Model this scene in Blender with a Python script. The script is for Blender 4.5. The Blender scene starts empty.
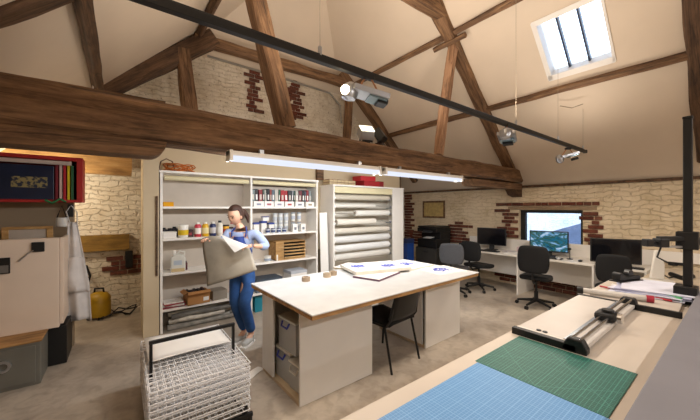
import bpy, bmesh, math, random
from math import sin, cos, pi, radians as R
from mathutils import Vector as V, Matrix, Euler, noise
random.seed(7)
sc = bpy.context.scene
C = sc.collection
# ---------------------------------------------------------------- camera
F = 303.0; HY = 208.0; CH = 1.6; YAW = R(37.3)
FW = V((sin(YAW), cos(YAW), 0)); RT = V((cos(YAW), -sin(YAW), 0))
cam_d = bpy.data.cameras.new('camera'); cam = bpy.data.objects.new('camera', cam_d); C.objects.link(cam)
cam.location = (0, 0, CH); cam.rotation_euler = (R(90), 0, -YAW)
cam_d.sensor_width = 36; cam_d.lens = F / 700 * 36; cam_d.shift_y = -(210 - HY) / 700; cam_d.clip_start = .05
sc.camera = cam
# ---------------------------------------------------------------- world and exposure
w = bpy.data.worlds.new('sky'); sc.world = w; w.use_nodes = True
bg = w.node_tree.nodes['Background']
bg.inputs[0].default_value = (.62, .78, 1.0, 1); bg.inputs[1].default_value = 4.0
sc.view_settings.view_transform = 'Standard'; sc.view_settings.look = 'None'
sc.view_settings.gamma = 1; sc.view_settings.use_curve_mapping = False
sc.view_settings.exposure = 0.1
FLOOD_UP = 58; FLOOD_DOWN = 18; TUBE = 11; REAR_FILL = 42; RECESS = 26

def at(px, py, X=None, Y=None, z=None, d=None):
    """where the sight line of a picture point meets a real plane of the room"""
    r = FW + RT * ((px - 350) / F) + V((0, 0, (HY - py) / F))
    if X is not None: d = X / r.x
    elif Y is not None: d = Y / r.y
    elif z is not None: d = (z - CH) / r.z
    return V((0, 0, CH)) + r * d

# ---------------------------------------------------------------- materials
def hexc(h):
    h = h.lstrip('#'); c = [int(h[i:i+2], 16) / 255 for i in (0, 2, 4)]
    return tuple(((x / 12.92) if x <= .04045 else ((x + .055) / 1.055) ** 2.4) for x in c) + (1,)
_m = {}
def newmat(name):
    m = bpy.data.materials.new(name); m.use_nodes = True
    return m, m.node_tree, m.node_tree.nodes['Principled BSDF']
def N(nt, t, **kw):
    n = nt.nodes.new(t)
    for k, v in kw.items():
        if k in n.inputs: n.inputs[k].default_value = v
        else: setattr(n, k, v)
    return n
def ramp(nt, src, stops):
    r = nt.nodes.new('ShaderNodeValToRGB'); e = r.color_ramp.elements
    while len(e) < len(stops): e.new(.5)
    for i, (p, c) in enumerate(stops): e[i].position = p; e[i].color = c
    nt.links.new(src, r.inputs[0]); return r.outputs[0]
def coord(nt, scale=(1, 1, 1)):
    tc = nt.nodes.new('ShaderNodeTexCoord'); mp = nt.nodes.new('ShaderNodeMapping')
    mp.inputs['Scale'].default_value = scale; nt.links.new(tc.outputs['Object'], mp.inputs[0]); return mp.outputs[0]
def bump(nt, b, h, s=.3, dist=.01):
    n = N(nt, 'ShaderNodeBump', Strength=s, Distance=dist); nt.links.new(h, n.inputs['Height']); nt.links.new(n.outputs[0], b.inputs['Normal']); return n
def simple(col, rough=.5, metal=0, var=.12, scale=6, bmp=.05, emis=0, name=None, alpha=None):
    key = (col, rough, metal, var, scale, bmp, emis)
    if key in _m: return _m[key]
    m, nt, b = newmat(name or 'paint_' + col.strip('#'))
    c = hexc(col); lo = tuple(x * (1 - var) for x in c[:3]) + (1,); hi = tuple(min(1, x * (1 + var)) for x in c[:3]) + (1,)
    no = N(nt, 'ShaderNodeTexNoise', Scale=scale, Detail=5.0); nt.links.new(coord(nt), no.inputs[0])
    nt.links.new(ramp(nt, no.outputs[0], [(.3, lo), (.7, hi)]), b.inputs['Base Color'])
    b.inputs['Roughness'].default_value = rough; b.inputs['Metallic'].default_value = metal
    if bmp: 
        n2 = N(nt, 'ShaderNodeTexNoise', Scale=scale * 12, Detail=3.0); nt.links.new(coord(nt), n2.inputs[0]); bump(nt, b, n2.outputs[0], bmp, .004)
    if emis: b.inputs['Emission Color'].default_value = c; b.inputs['Emission Strength'].default_value = emis
    _m[key] = m; return m
def wood(name, dark, mid, light, scale=1.0, rough=.75, b_=.6, cracks=True):
    m, nt, b = newmat(name)
    co = coord(nt, (1.2 * scale, 14 * scale, 14 * scale))
    n1 = N(nt, 'ShaderNodeTexNoise', Scale=1.6, Detail=8.0, Roughness=.65, Distortion=.6); nt.links.new(co, n1.inputs[0])
    col = ramp(nt, n1.outputs[0], [(.28, hexc(dark)), (.5, hexc(mid)), (.75, hexc(light))])
    n2 = N(nt, 'ShaderNodeTexNoise', Scale=3.0, Detail=8.0, Roughness=.7); nt.links.new(coord(nt, (.7, 2, 2)), n2.inputs[0])
    mx = N(nt, 'ShaderNodeMixRGB', blend_type='MULTIPLY'); mx.inputs[0].default_value = .75
    nt.links.new(col, mx.inputs[1]); nt.links.new(ramp(nt, n2.outputs[0], [(.34, (.34, .30, .28, 1)), (.56, (1, 1, 1, 1))]), mx.inputs[2])
    out = mx.outputs[0]
    if cracks:
        n3 = N(nt, 'ShaderNodeTexNoise', Scale=1.0, Detail=4.0, Distortion=.4); nt.links.new(coord(nt, (.5, 9, 9)), n3.inputs[0])
        ck = ramp(nt, n3.outputs[0], [(.485, (1, 1, 1, 1)), (.5, (.12, .1, .09, 1)), (.515, (1, 1, 1, 1))])
        m2 = N(nt, 'ShaderNodeMixRGB', blend_type='MULTIPLY'); m2.inputs[0].default_value = .7
        nt.links.new(out, m2.inputs[1]); nt.links.new(ck, m2.inputs[2]); out = m2.outputs[0]
    nt.links.new(out, b.inputs['Base Color']); b.inputs['Roughness'].default_value = rough
    bump(nt, b, n1.outputs[0], b_, .012); return m
OAK = wood('old_oak', '#3f2d1d', '#7c5c40', '#a4805a')
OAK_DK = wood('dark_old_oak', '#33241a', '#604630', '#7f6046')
OAK_LT = wood('dusty_pale_oak', '#7a5a40', '#a98263', '#c4a183')
PINE = wood('pine_board', '#a07442', '#c0945a', '#d6b27c', cracks=False, b_=.15)
PLYW = wood('plywood_edge', '#8a6238', '#b98c56', '#d4ad78', cracks=False, b_=.1)
def painted_brick(name, axis, cream, dark):
    m, nt, b = newmat(name)
    tc = nt.nodes.new('ShaderNodeTexCoord'); sp = nt.nodes.new('ShaderNodeSeparateXYZ'); cb = nt.nodes.new('ShaderNodeCombineXYZ')
    nt.links.new(tc.outputs['Object'], sp.inputs[0]); nt.links.new(sp.outputs[axis], cb.inputs[0]); nt.links.new(sp.outputs[2], cb.inputs[1])
    nz = N(nt, 'ShaderNodeTexNoise', Scale=5.5, Detail=3.0); nt.links.new(cb.outputs[0], nz.inputs[0])
    sub = N(nt, 'ShaderNodeVectorMath', operation='SUBTRACT'); nt.links.new(nz.outputs['Color'], sub.inputs[0]); sub.inputs[1].default_value = (.5, .5, .5)
    sl = N(nt, 'ShaderNodeVectorMath', operation='SCALE'); nt.links.new(sub.outputs[0], sl.inputs[0]); sl.inputs['Scale'].default_value = .16
    ad = N(nt, 'ShaderNodeVectorMath', operation='ADD'); nt.links.new(cb.outputs[0], ad.inputs[0]); nt.links.new(sl.outputs[0], ad.inputs[1])
    br = N(nt, 'ShaderNodeTexBrick'); nt.links.new(ad.outputs[0], br.inputs['Vector'])
    br.inputs['Scale'].default_value = 1; br.inputs['Brick Width'].default_value = .23; br.inputs['Row Height'].default_value = .078
    br.inputs['Mortar Size'].default_value = .010; br.inputs['Mortar Smooth'].default_value = .9
    br.inputs['Color1'].default_value = (1, 1, 1, 1); br.inputs['Color2'].default_value = (.72, .72, .72, 1); br.inputs['Mortar'].default_value = (.0, .0, .0, 1)
    n1 = N(nt, 'ShaderNodeTexNoise', Scale=3.0, Detail=8.0, Roughness=.7); nt.links.new(tc.outputs['Object'], n1.inputs[0])
    n2 = N(nt, 'ShaderNodeTexNoise', Scale=24.0, Detail=4.0); nt.links.new(tc.outputs['Object'], n2.inputs[0])
    mh = N(nt, 'ShaderNodeMixRGB', blend_type='ADD'); mh.inputs[0].default_value = .8; nt.links.new(br.outputs[0], mh.inputs[1]); nt.links.new(n1.outputs[0], mh.inputs[2])
    mh2 = N(nt, 'ShaderNodeMixRGB', blend_type='ADD'); mh2.inputs[0].default_value = .5; nt.links.new(mh.outputs[0], mh2.inputs[1]); nt.links.new(n2.outputs[0], mh2.inputs[2])
    bump(nt, b, mh2.outputs[0], .75, .02)
    base = ramp(nt, n1.outputs[0], [(.3, hexc(dark)), (.55, hexc(cream)), (.8, hexc(cream))])
    mm = N(nt, 'ShaderNodeMixRGB', blend_type='MULTIPLY'); nt.links.new(base, mm.inputs[1])
    nt.links.new(ramp(nt, br.outputs[0], [(0, (.66, .61, .55, 1)), (.5, (.93, .92, .9, 1)), (1, (1, 1, 1, 1))]), mm.inputs[2]); mm.inputs[0].default_value = .38 if axis == 0 else .25
    sp2 = ramp(nt, n2.outputs[0], [(.30 if axis == 0 else .2, (.35, .27, .2, 1)), (.40 if axis == 0 else .34, (1, 1, 1, 1))])
    m3 = N(nt, 'ShaderNodeMixRGB', blend_type='MULTIPLY'); m3.inputs[0].default_value = .8; nt.links.new(mm.outputs[0], m3.inputs[1]); nt.links.new(sp2, m3.inputs[2])
    nt.links.new(m3.outputs[0], b.inputs['Base Color']); b.inputs['Roughness'].default_value = .9; return m
BR_GABLE = painted_brick('painted_brick_gable', 0, '#ebe1cf', '#cbbba2')
BR_WIN = painted_brick('painted_brick_window_wall', 1, '#dfceb2', '#c6b28f')
def redbrick():
    m, nt, b = newmat('bare_red_brick')
    g = N(nt, 'ShaderNodeNewGeometry'); n = N(nt, 'ShaderNodeTexNoise', Scale=25.0, Detail=4.0); nt.links.new(coord(nt), n.inputs[0])
    col = ramp(nt, g.outputs['Random Per Island'], [(0, hexc('#54291d')), (.4, hexc('#7c4331')), (.75, hexc('#6a4436')), (1, hexc('#92604a'))])
    mx = N(nt, 'ShaderNodeMixRGB', blend_type='MULTIPLY'); mx.inputs[0].default_value = .8; nt.links.new(col, mx.inputs[1])
    nt.links.new(ramp(nt, n.outputs[0], [(.3, (.45, .4, .4, 1)), (.7, (1, 1, 1, 1))]), mx.inputs[2])
    nt.links.new(mx.outputs[0], b.inputs['Base Color']); b.inputs['Roughness'].default_value = .9; bump(nt, b, n.outputs[0], .6, .01); return m
REDBR = redbrick()
def concrete():
    m, nt, b = newmat('concrete_floor')
    n1 = N(nt, 'ShaderNodeTexNoise', Scale=1.1, Detail=9.0, Roughness=.62); nt.links.new(coord(nt), n1.inputs[0])
    n2 = N(nt, 'ShaderNodeTexNoise', Scale=9.0, Detail=6.0, Distortion=.8); nt.links.new(coord(nt), n2.inputs[0])
    c = ramp(nt, n1.outputs[0], [(.32, hexc('#94887a')), (.5, hexc('#b0a496')), (.68, hexc('#c6baa9'))])
    mx = N(nt, 'ShaderNodeMixRGB', blend_type='MULTIPLY'); mx.inputs[0].default_value = .7; nt.links.new(c, mx.inputs[1])
    nt.links.new(ramp(nt, n2.outputs[0], [(.3, (.62, .6, .58, 1)), (.55, (1, 1, 1, 1))]), mx.inputs[2])
    nt.links.new(mx.outputs[0], b.inputs['Base Color'])
    nt.links.new(ramp(nt, n2.outputs[0], [(.3, (.35, .35, .35, 1)), (.7, (.6, .6, .6, 1))]), b.inputs['Roughness'])
    bump(nt, b, n2.outputs[0], .12, .01); return m
FLOORM = concrete()
PLAST = simple('#d8c8b4', .9, var=.05, scale=1.2, bmp=.15, name='cream_plaster')
PLAST2 = simple('#cdbb9c', .9, var=.05, scale=1.5, bmp=.15, name='cream_partition')
BROWNP = simple('#96836a', .9, var=.07, scale=1.5, bmp=.15, name='drab_plaster')
WHITE = simple('#ebe7e1', .45, var=.03, scale=3, bmp=.03, name='white_board')
WHITEL = simple('#e6e2da', .35, var=.03, scale=3, bmp=0, name='white_laminate')
SHELFW = simple('#efeae2', .5, var=.04, scale=3, bmp=.02, name='shelf_white')
CREAM = simple('#dfccba', .5, var=.03, scale=3, bmp=0, name='cream_enamel')
BLIND = simple('#ddd2aa', .6, var=.04, scale=3, bmp=0, name='yellowish_blind')
BLACK = simple('#0b0b0c', .5, var=.15, scale=8, bmp=.04, name='black_plastic')
BLACKF = simple('#101012', .9, var=.2, scale=60, bmp=.3, name='black_fabric')
GREYF = simple('#4a4b4f', .9, var=.2, scale=60, bmp=.3, name='grey_fabric')
SILVER = simple('#b9bcc2', .28, .9, var=.05, scale=5, bmp=.02, name='silver_metal')
CHROME = simple('#c4c8ce', .15, 1.0, var=.03, scale=5, bmp=0, name='chrome')
WIREM = simple('#f0f0f2', .4, 0, var=.03, scale=5, bmp=0, name='white_wire')
COPPER = simple('#b07a52', .4, .8, var=.1, scale=5, bmp=0, name='copper_wire')
GREYM = simple('#6c6a62', .5, .1, var=.1, scale=4, bmp=.05, name='grey_metal')
KRAFT = simple('#b07d4a', .85, var=.08, scale=6, bmp=.1, name='kraft_card')
PAPER = simple('#ece9e4', .75, var=.02, scale=4, bmp=.02, name='white_paper')
RED = simple('#a3201f', .5, var=.08, scale=5, bmp=.02, name='red_lacquer')
def glass(name, tint=(1, 1, 1, 1), rough=.02, body=.12):
    m = bpy.data.materials.new(name); m.use_nodes = True; nt = m.node_tree; nt.nodes.clear()
    o = N(nt, 'ShaderNodeOutputMaterial'); t = N(nt, 'ShaderNodeBsdfTransparent'); g = N(nt, 'ShaderNodeBsdfGlossy'); mx = N(nt, 'ShaderNodeMixShader')
    t.inputs[0].default_value = tint; g.inputs['Roughness'].default_value = rough
    f = N(nt, 'ShaderNodeFresnel', IOR=1.45); nt.links.new(f.outputs[0], mx.inputs[0]); nt.links.new(t.outputs[0], mx.inputs[1]); nt.links.new(g.outputs[0], mx.inputs[2]); nt.links.new(mx.outputs[0], o.inputs[0]); return m
GLASS = glass('window_glass')
def clearplastic():
    m = bpy.data.materials.new('clear_plastic'); m.use_nodes = True; nt = m.node_tree; nt.nodes.clear()
    o = N(nt, 'ShaderNodeOutputMaterial'); t = N(nt, 'ShaderNodeBsdfTransparent'); p = N(nt, 'ShaderNodeBsdfPrincipled'); mx = N(nt, 'ShaderNodeMixShader')
    p.inputs['Base Color'].default_value = (.85, .86, .84, 1); p.inputs['Roughness'].default_value = .2; mx.inputs[0].default_value = .42
    nt.links.new(t.outputs[0], mx.inputs[1]); nt.links.new(p.outputs[0], mx.inputs[2]); nt.links.new(mx.outputs[0], o.inputs[0]); return m
CLEARP = clearplastic()
def emit(name, col, s):
    m = bpy.data.materials.new(name); m.use_nodes = True; nt = m.node_tree; nt.nodes.clear()
    o = N(nt, 'ShaderNodeOutputMaterial'); e = N(nt, 'ShaderNodeEmission'); e.inputs[0].default_value = hexc(col); e.inputs[1].default_value = s
    nt.links.new(e.outputs[0], o.inputs[0]); return m
DIFFM = emit('diffuser_glow', '#e6ecff', 1.0); FILLM = emit('fill_tube_glow', '#e8eeff', 5.0); LAMPM = emit('lamp_glow', '#ffe9c0', 14.0)
def matmat(name, base, line, step, diag=False):
    m, nt, b = newmat(name)
    tc = nt.nodes.new('ShaderNodeTexCoord'); sp = nt.nodes.new('ShaderNodeSeparateXYZ'); nt.links.new(tc.outputs['Object'], sp.inputs[0])
    def lines(src, st, wd):
        a = N(nt, 'ShaderNodeMath', operation='DIVIDE'); nt.links.new(src, a.inputs[0]); a.inputs[1].default_value = st
        f = N(nt, 'ShaderNodeMath', operation='FRACT'); nt.links.new(a.outputs[0], f.inputs[0])
        l = N(nt, 'ShaderNodeMath', operation='LESS_THAN'); nt.links.new(f.outputs[0], l.inputs[0]); l.inputs[1].default_value = wd / st; return l.outputs[0]
    ls = [lines(sp.outputs[0], step, .0016), lines(sp.outputs[1], step, .0016), lines(sp.outputs[0], step * 5, .003), lines(sp.outputs[1], step * 5, .003)]
    if diag:
        s1 = N(nt, 'ShaderNodeMath', operation='ADD'); nt.links.new(sp.outputs[0], s1.inputs[0]); nt.links.new(sp.outputs[1], s1.inputs[1]); ls.append(lines(s1.outputs[0], .33, .003))
        s2 = N(nt, 'ShaderNodeMath', operation='SUBTRACT'); nt.links.new(sp.outputs[0], s2.inputs[0]); nt.links.new(sp.outputs[1], s2.inputs[1]); ls.append(lines(s2.outputs[0], .29, .003))
    cur = ls[0]
    for l in ls[1:]:
        a = N(nt, 'ShaderNodeMath', operation='MAXIMUM'); nt.links.new(cur, a.inputs[0]); nt.links.new(l, a.inputs[1]); cur = a.outputs[0]
    mx = N(nt, 'ShaderNodeMixRGB'); nt.links.new(cur, mx.inputs[0]); mx.inputs[1].default_value = hexc(base); mx.inputs[2].default_value = hexc(line)
    nt.links.new(mx.outputs[0], b.inputs['Base Color']); b.inputs['Roughness'].default_value = .55; return m
def screen_mat(name, on):
    m, nt, b = newmat(name)
    b.inputs['Roughness'].default_value = .12
    if not on: b.inputs['Base Color'].default_value = (.006, .006, .008, 1); return m
    n = N(nt, 'ShaderNodeTexNoise', Scale=3.2, Detail=5.0, Distortion=1.5); nt.links.new(coord(nt, (1, 1.4, 2.6)), n.inputs[0])
    c = ramp(nt, n.outputs[0], [(.3, hexc('#0c2440')), (.42, hexc('#1f6f8f')), (.5, hexc('#2b4f30')), (.58, hexc('#6fa9d8')), (.7, hexc('#e8f4ff'))])
    nt.links.new(c, b.inputs['Emission Color']); b.inputs['Emission Strength'].default_value = .8; b.inputs['Base Color'].default_value = (.01, .01, .01, 1); return m

# ---------------------------------------------------------------- mesh helpers
class MB:
    def __init__(s): s.bm = bmesh.new()
    def box(s, x0, y0, z0, x1, y1, z1, M=None):
        x0, x1 = sorted((x0, x1)); y0, y1 = sorted((y0, y1)); z0, z1 = sorted((z0, z1))
        vs = [s.bm.verts.new((x, y, z)) for x in (x0, x1) for y in (y0, y1) for z in (z0, z1)]
        for f in ((0, 1, 3, 2), (4, 6, 7, 5), (0, 4, 5, 1), (2, 3, 7, 6), (0, 2, 6, 4), (1, 5, 7, 3)): s.bm.faces.new([vs[i] for i in f])
        if M is not None:
            for v in vs: v.co = M @ v.co
        return s
    def cb(s, c, sz, rot=(0, 0, 0)):
        M = Matrix.Translation(V(c)) @ Euler(rot).to_matrix().to_4x4()
        return s.box(-sz[0] / 2, -sz[1] / 2, -sz[2] / 2, sz[0] / 2, sz[1] / 2, sz[2] / 2, M)
    def tube(s, pts, r, n=8):
        pts = [V(p) for p in pts]; rs = r if isinstance(r, (list, tuple)) else [r] * len(pts); rings = []; up = None
        for i, p in enumerate(pts):
            d = (pts[min(i + 1, len(pts) - 1)] - pts[max(i - 1, 0)]).normalized()
            if up is None: up = d.orthogonal().normalized() if abs(d.z) > .99 else V((0, 0, 1))
            a = d.cross(up); 
            if a.length < 1e-4: a = d.orthogonal()
            a.normalize(); b = a.cross(d).normalized(); up = b
            rings.append([s.bm.verts.new(p + (a * cos(2 * pi * (k + .5) / n) + b * sin(2 * pi * (k + .5) / n)) * rs[i]) for k in range(n)])
        for A, B in zip(rings, rings[1:]):
            for k in range(n): s.bm.faces.new((A[k], A[(k + 1) % n], B[(k + 1) % n], B[k]))
        s.bm.faces.new(rings[0][::-1]); s.bm.faces.new(rings[-1]); return s
    def lathe(s, prof, c=(0, 0, 0), n=20, M=None, cap=True):
        rings = []; allv = []
        for r, z in prof:
            rings.append([s.bm.verts.new(V(c) + V((r * cos(2 * pi * k / n), r * sin(2 * pi * k / n), z))) for k in range(n)]); allv += rings[-1]
        for A, B in zip(rings, rings[1:]):
            for k in range(n): s.bm.faces.new((A[k], A[(k + 1) % n], B[(k + 1) % n], B[k]))
        if cap:
            if prof[0][0] > 1e-5: s.bm.faces.new(rings[0][::-1])
            if prof[-1][0] > 1e-5: s.bm.faces.new(rings[-1])
        if M is not None:
            for v in allv: v.co = M @ v.co
        return s
    def prism(s, pts, vec):
        a = [s.bm.verts.new(p) for p in pts]; b = [s.bm.verts.new(V(p) + V(vec)) for p in pts]; n = len(pts)
        s.bm.faces.new(a[::-1]); s.bm.faces.new(b)
        for i in range(n): s.bm.faces.new((a[i], a[(i + 1) % n], b[(i + 1) % n], b[i]))
        return s
    def sheet(s, f, nu, nv, th=.0):
        g = [[s.bm.verts.new(f(i / nu, j / nv)) for j in range(nv + 1)] for i in range(nu + 1)]
        for i in range(nu):
            for j in range(nv): s.bm.faces.new((g[i][j], g[i + 1][j], g[i + 1][j + 1], g[i][j + 1]))
        return s
    def ball(s, c, r, n=12, m=8):
        rx = r if isinstance(r, (tuple, list)) else (r, r, r)
        new = bmesh.ops.create_uvsphere(s.bm, u_segments=n, v_segments=m, radius=1)['verts']
        for v in new: v.co = V((v.co.x * rx[0] + c[0], v.co.y * rx[1] + c[1], v.co.z * rx[2] + c[2]))
        return s
    def build(s, name, mat, parent=None, loc=(0, 0, 0), bevel=0, smooth=False, solid=0, rot=(0, 0, 0), sub=0):
        bmesh.ops.recalc_face_normals(s.bm, faces=s.bm.faces)
        me = bpy.data.meshes.new(name); s.bm.to_mesh(me); s.bm.free()
        o = bpy.data.objects.new(name, me); C.objects.link(o); o.location = loc; o.rotation_euler = rot
        if mat: me.materials.append(mat)
        if parent: o.parent = parent
        if smooth:
            for p in me.polygons: p.use_smooth = True
            try: me.set_sharp_from_angle(angle=R(40))
            except Exception: pass
        if solid: mo = o.modifiers.new('t', 'SOLIDIFY'); mo.thickness = solid; mo.offset = 0
        if bevel: mo = o.modifiers.new('b', 'BEVEL'); mo.width = bevel; mo.segments = 2; mo.limit_method = 'ANGLE'
        if sub: mo = o.modifiers.new('s', 'SUBSURF'); mo.levels = sub; mo.render_levels = sub
        return o
def tag(o, label, cat, group=None, kind=None):
    o['label'] = label; o['category'] = cat
    if group: o['group'] = group
    if kind: o['kind'] = kind
    return o
def thing(name, label, cat, loc=(0, 0, 0), rz=0, group=None):
    o = bpy.data.objects.new(name, None); C.objects.link(o); o.location = loc; o.rotation_euler = (0, 0, rz); o.empty_display_size = .1
    return tag(o, label, cat, group)
def struct(o): o['kind'] = 'structure'; return o
def bx(name, mat, a, b, parent=None, bevel=0, loc=(0, 0, 0), rot=(0, 0, 0)):
    return MB().box(*a, *b).build(name, mat, parent, loc, bevel, rot=rot)
def area(name, loc, rot, sx, sy, power, col, parent=None, spread=pi):
    l = bpy.data.lights.new(name, 'AREA'); l.shape = 'RECTANGLE'; l.size = sx; l.size_y = sy; l.energy = power; l.color = col; l.spread = spread
    o = bpy.data.objects.new(name, l); C.objects.link(o); o.location = loc; o.rotation_euler = rot
    if parent: o.parent = parent
    return o
def lookrot(d): return V(d).to_track_quat('-Z', 'Y').to_euler()

# ================================================================ STRUCTURE
WX = 6.57; LX = -1.37; EZ = 2.06; RX = 2.6; RZ = EZ + WX - RX; GY = 6.0; BY = -4.6; HZ = 4.35
bxs = lambda n, m, a, b: struct(bx(n, m, a, b))
bxs('floor', FLOORM, (LX - .3, BY - .2, -.12), (WX + .5, GY + .3, 0))
bxs('wall_left', BROWNP, (LX - .25, BY, 0), (LX, GY, EZ + .05))
bxs('wall_back', PLAST, (LX - .25, BY - .2, 0), (WX + .3, BY, RZ + .2))
g = MB().prism([(LX - .1, GY, 0), (WX + .3, GY, 0), (WX + .3, GY, EZ), (WX - (HZ - EZ), GY, HZ + .02), (LX + (HZ - EZ), GY, HZ + .02), (LX - .1, GY, EZ)], (0, .25, 0))
struct(g.build('wall_gable', BR_GABLE))
# window wall with its opening
WY0, WY1, WZ0, WZ1 = 1.78, 2.86, .86, 1.56
m = MB()
m.box(WX, BY, 0, WX + .32, WY0, EZ + .03); m.box(WX, WY1, 0, WX + .32, GY + .2, EZ + .03)
m.box(WX, WY0, 0, WX + .32, WY1, WZ0); m.box(WX, WY0, WZ1, WX + .32, WY1, EZ + .03)
struct(m.build('wall_window', BR_WIN))
# roof slopes; the right one has the skylight hole
SX0, SX1, SY0, SY1 = 4.50, 5.12, 1.04, 1.80
rz_ = lambda X: EZ + WX - X
def slope_piece(mb, pts, t=.10):
    mb.prism([(x, y, rz_(x)) for x, y in pts], (t, 0, t))
m = MB()
slope_piece(m, [(WX + .05, BY), (WX + .05, SY0), (RX, SY0), (RX, BY)])
slope_piece(m, [(WX + .05, SY1), (WX + .05, GY), (WX - HZ + EZ, GY), (RX, GY - (RZ - HZ)), (RX, SY1)])
slope_piece(m, [(WX + .05, SY0), (WX + .05, SY1), (SX1, SY1), (SX1, SY0)])
slope_piece(m, [(SX0, SY0), (SX0, SY1), (RX, SY1), (RX, SY0)])
struct(m.build('ceiling', PLAST))
m = MB()
lz = lambda X: EZ + X - LX
m.prism([(x, y, lz(x)) for x, y in [(LX - .05, BY), (LX - .05, GY), (LX + HZ - EZ, GY), (RX, GY - (RZ - HZ)), (RX, BY)]], (-.1, 0, .1))
struct(m.build('ceiling', PLAST))
m = MB().prism([(WX - HZ + EZ, GY, HZ), (RX, GY - (RZ - HZ), RZ), (LX + HZ - EZ, GY, HZ)], (0, .1, .1))
struct(m.build('ceiling', PLAST))
# partition walls in front of the gable
struct(bx('wall_partition', PLAST2, (.235, 4.87, 0), (5.15, 4.97, 2.55)))
struct(bx('wall_partition', PLAST2, (.235, 4.5, 0), (.40, 4.87, 2.55)))
struct(bx('wall_partition', BROWNP, (LX, 4.75, 0), (-.42, 4.85, 2.10)))
# skylight
sl = thing('window_2', 'bright roof window with two dark glazing bars in the right slope', 'skylight', (0, 0, 0)); struct(sl)
def on_slope(mb, X0, X1, Y0, Y1, lo, hi):
    mb.prism([(X0 + lo, Y0, rz_(X0) + lo), (X1 + lo, Y0, rz_(X1) + lo), (X1 + lo, Y1, rz_(X1) + lo), (X0 + lo, Y1, rz_(X0) + lo)], (hi - lo, 0, hi - lo))
fm = MB(); e = .04
on_slope(fm, SX0 - .01, SX0 + e, SY0, SY1, -.01, .16); on_slope(fm, SX1 - .05, SX1 + .01, SY0, SY1, -.01, .16)
on_slope(fm, SX0, SX1, SY0 - .01, SY0 + .02, -.01, .16); on_slope(fm, SX0, SX1, SY1 - .05, SY1 + .01, -.01, .16)
fm.build('window_frame', WHITE, sl)
for yy in (SY0 + .27, SY0 + .5):
    q = MB(); on_slope(q, SX0, SX1 - .05, yy - .012, yy + .012, .05, .10); q.build('glazing_bar', simple('#26304a', .4, name='dark_blue_bar'), sl)
q = MB(); on_slope(q, SX0 + .02, SX1 - .05, SY0 + .02, SY1 - .03, .11, .118); q.build('pane', GLASS, sl)
# wall window
wi = thing('window_1', 'black framed window in the brick wall behind the desks', 'window', (WX + .1, (WY0 + WY1) / 2, WZ0)); struct(wi)
hy = (WY1 - WY0) / 2; hz = WZ1 - WZ0
fr = MB(); fr.box(-.03, -hy, 0, .06, hy, .06).box(-.03, -hy, hz - .06, .06, hy, hz).box(-.03, -hy, .06, .06, -hy + .05, hz - .06).box(-.03, hy - .09, .06, .06, hy, hz - .06)
fr.build('window_frame', BLACK, wi, bevel=.004)
MB().box(.01, -hy + .05, .06, .018, hy - .09, hz - .06).build('pane', GLASS, wi)
MB().box(-.14, -hy - .02, -.03, .0, hy + .02, .0).build('window_sill', WHITEL, wi, bevel=.004)
# bare brickwork patches (courses with toothed ends)
def bricks(name, plane, u0, u1, z0, z1, depth=.025, tooth=.09, keep=1.0, skip=None, pit=False):
    mb = MB(); z = z0; row = 0
    while z < z1 - .02:
        a = u0 + random.uniform(-tooth, tooth); b = u1 + random.uniform(-tooth, tooth); u = a - (row % 2) * .06
        while u < b:
            L = random.choice((.21, .21, .1)); 
            if random.random() < keep and not (skip and skip(u, z)):
                j = random.uniform(-.006, .006)
                if plane == 'G': mb.box(u, GY - depth + j, z, u + L, GY + .01, z + .062)
                else: mb.box(WX - depth + j, u, z, WX + .01, u + L, z + .062)
            u += L + .014
        z += .076; row += 1
    return struct(mb.build(name, REDBR, bevel=.004))
P = lambda px, py: at(px, py, Y=GY)
def gable_patch(n, px0, px1, pyt, pyb):
    a = P(px0, (pyt + pyb) / 2); b = P(px1, (pyt + pyb) / 2); zt = P((px0 + px1) / 2, pyt).z; zb = P((px0 + px1) / 2, pyb).z
    return bricks(n, 'G', a.x, b.x, zb, zt, tooth=.06)
gable_patch('trim_1', 249, 257, 66, 112); gable_patch('trim_1', 281, 289, 88, 118); gable_patch('trim_1', 291, 299, 80, 118)
gable_patch('trim_1', 108, 140, 254, 274)
inwin = lambda u, z: (WY0 - .03 - .2 < u < WY1) and z < WZ1
bricks('trim_2', 'W', WY0 - .26, WY1 + .26, WZ1 + .085, WZ1 + .15, tooth=.03)
struct(MB().box(WX - .012, WY0 - .2, WZ1 + .005, WX + .01, WY1 + .22, WZ1 + .07).build('trim_2', simple('#8f7a62', .9, bmp=.4, name='cement_lintel'), bevel=.004))
bricks('trim_2', 'W', WY0 - .22, WY0 - .03, .86, WZ1, tooth=.02, skip=lambda u, z: u > WY0 - .12)
bricks('trim_2', 'W', WY1 + .02, WY1 + .30, .98, WZ1, tooth=.02, skip=lambda u, z: u < WY1 + .0)
bricks('trim_3', 'W', 2.75, 3.2, .05, .70, tooth=.08); bricks('trim_3', 'W', .9, 2.6, .02, .32, tooth=.08)
bricks('trim_3', 'W', 4.05, 4.4, .75, 1.28, tooth=.12); bricks('trim_3', 'W', 5.75, 6.0, .7, 2.0, tooth=.05)
bricks('trim_3', 'W', 5.3, 5.75, .6, .95, tooth=.1)
struct(MB().box(WX - .045, BY, EZ - .05, WX + .02, GY, EZ - .005).build('trim_4', OAK_DK))
struct(MB().box(WX - .03, BY, 1.045, WX, .6, 1.06).build('trim_5', WHITE))
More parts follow.
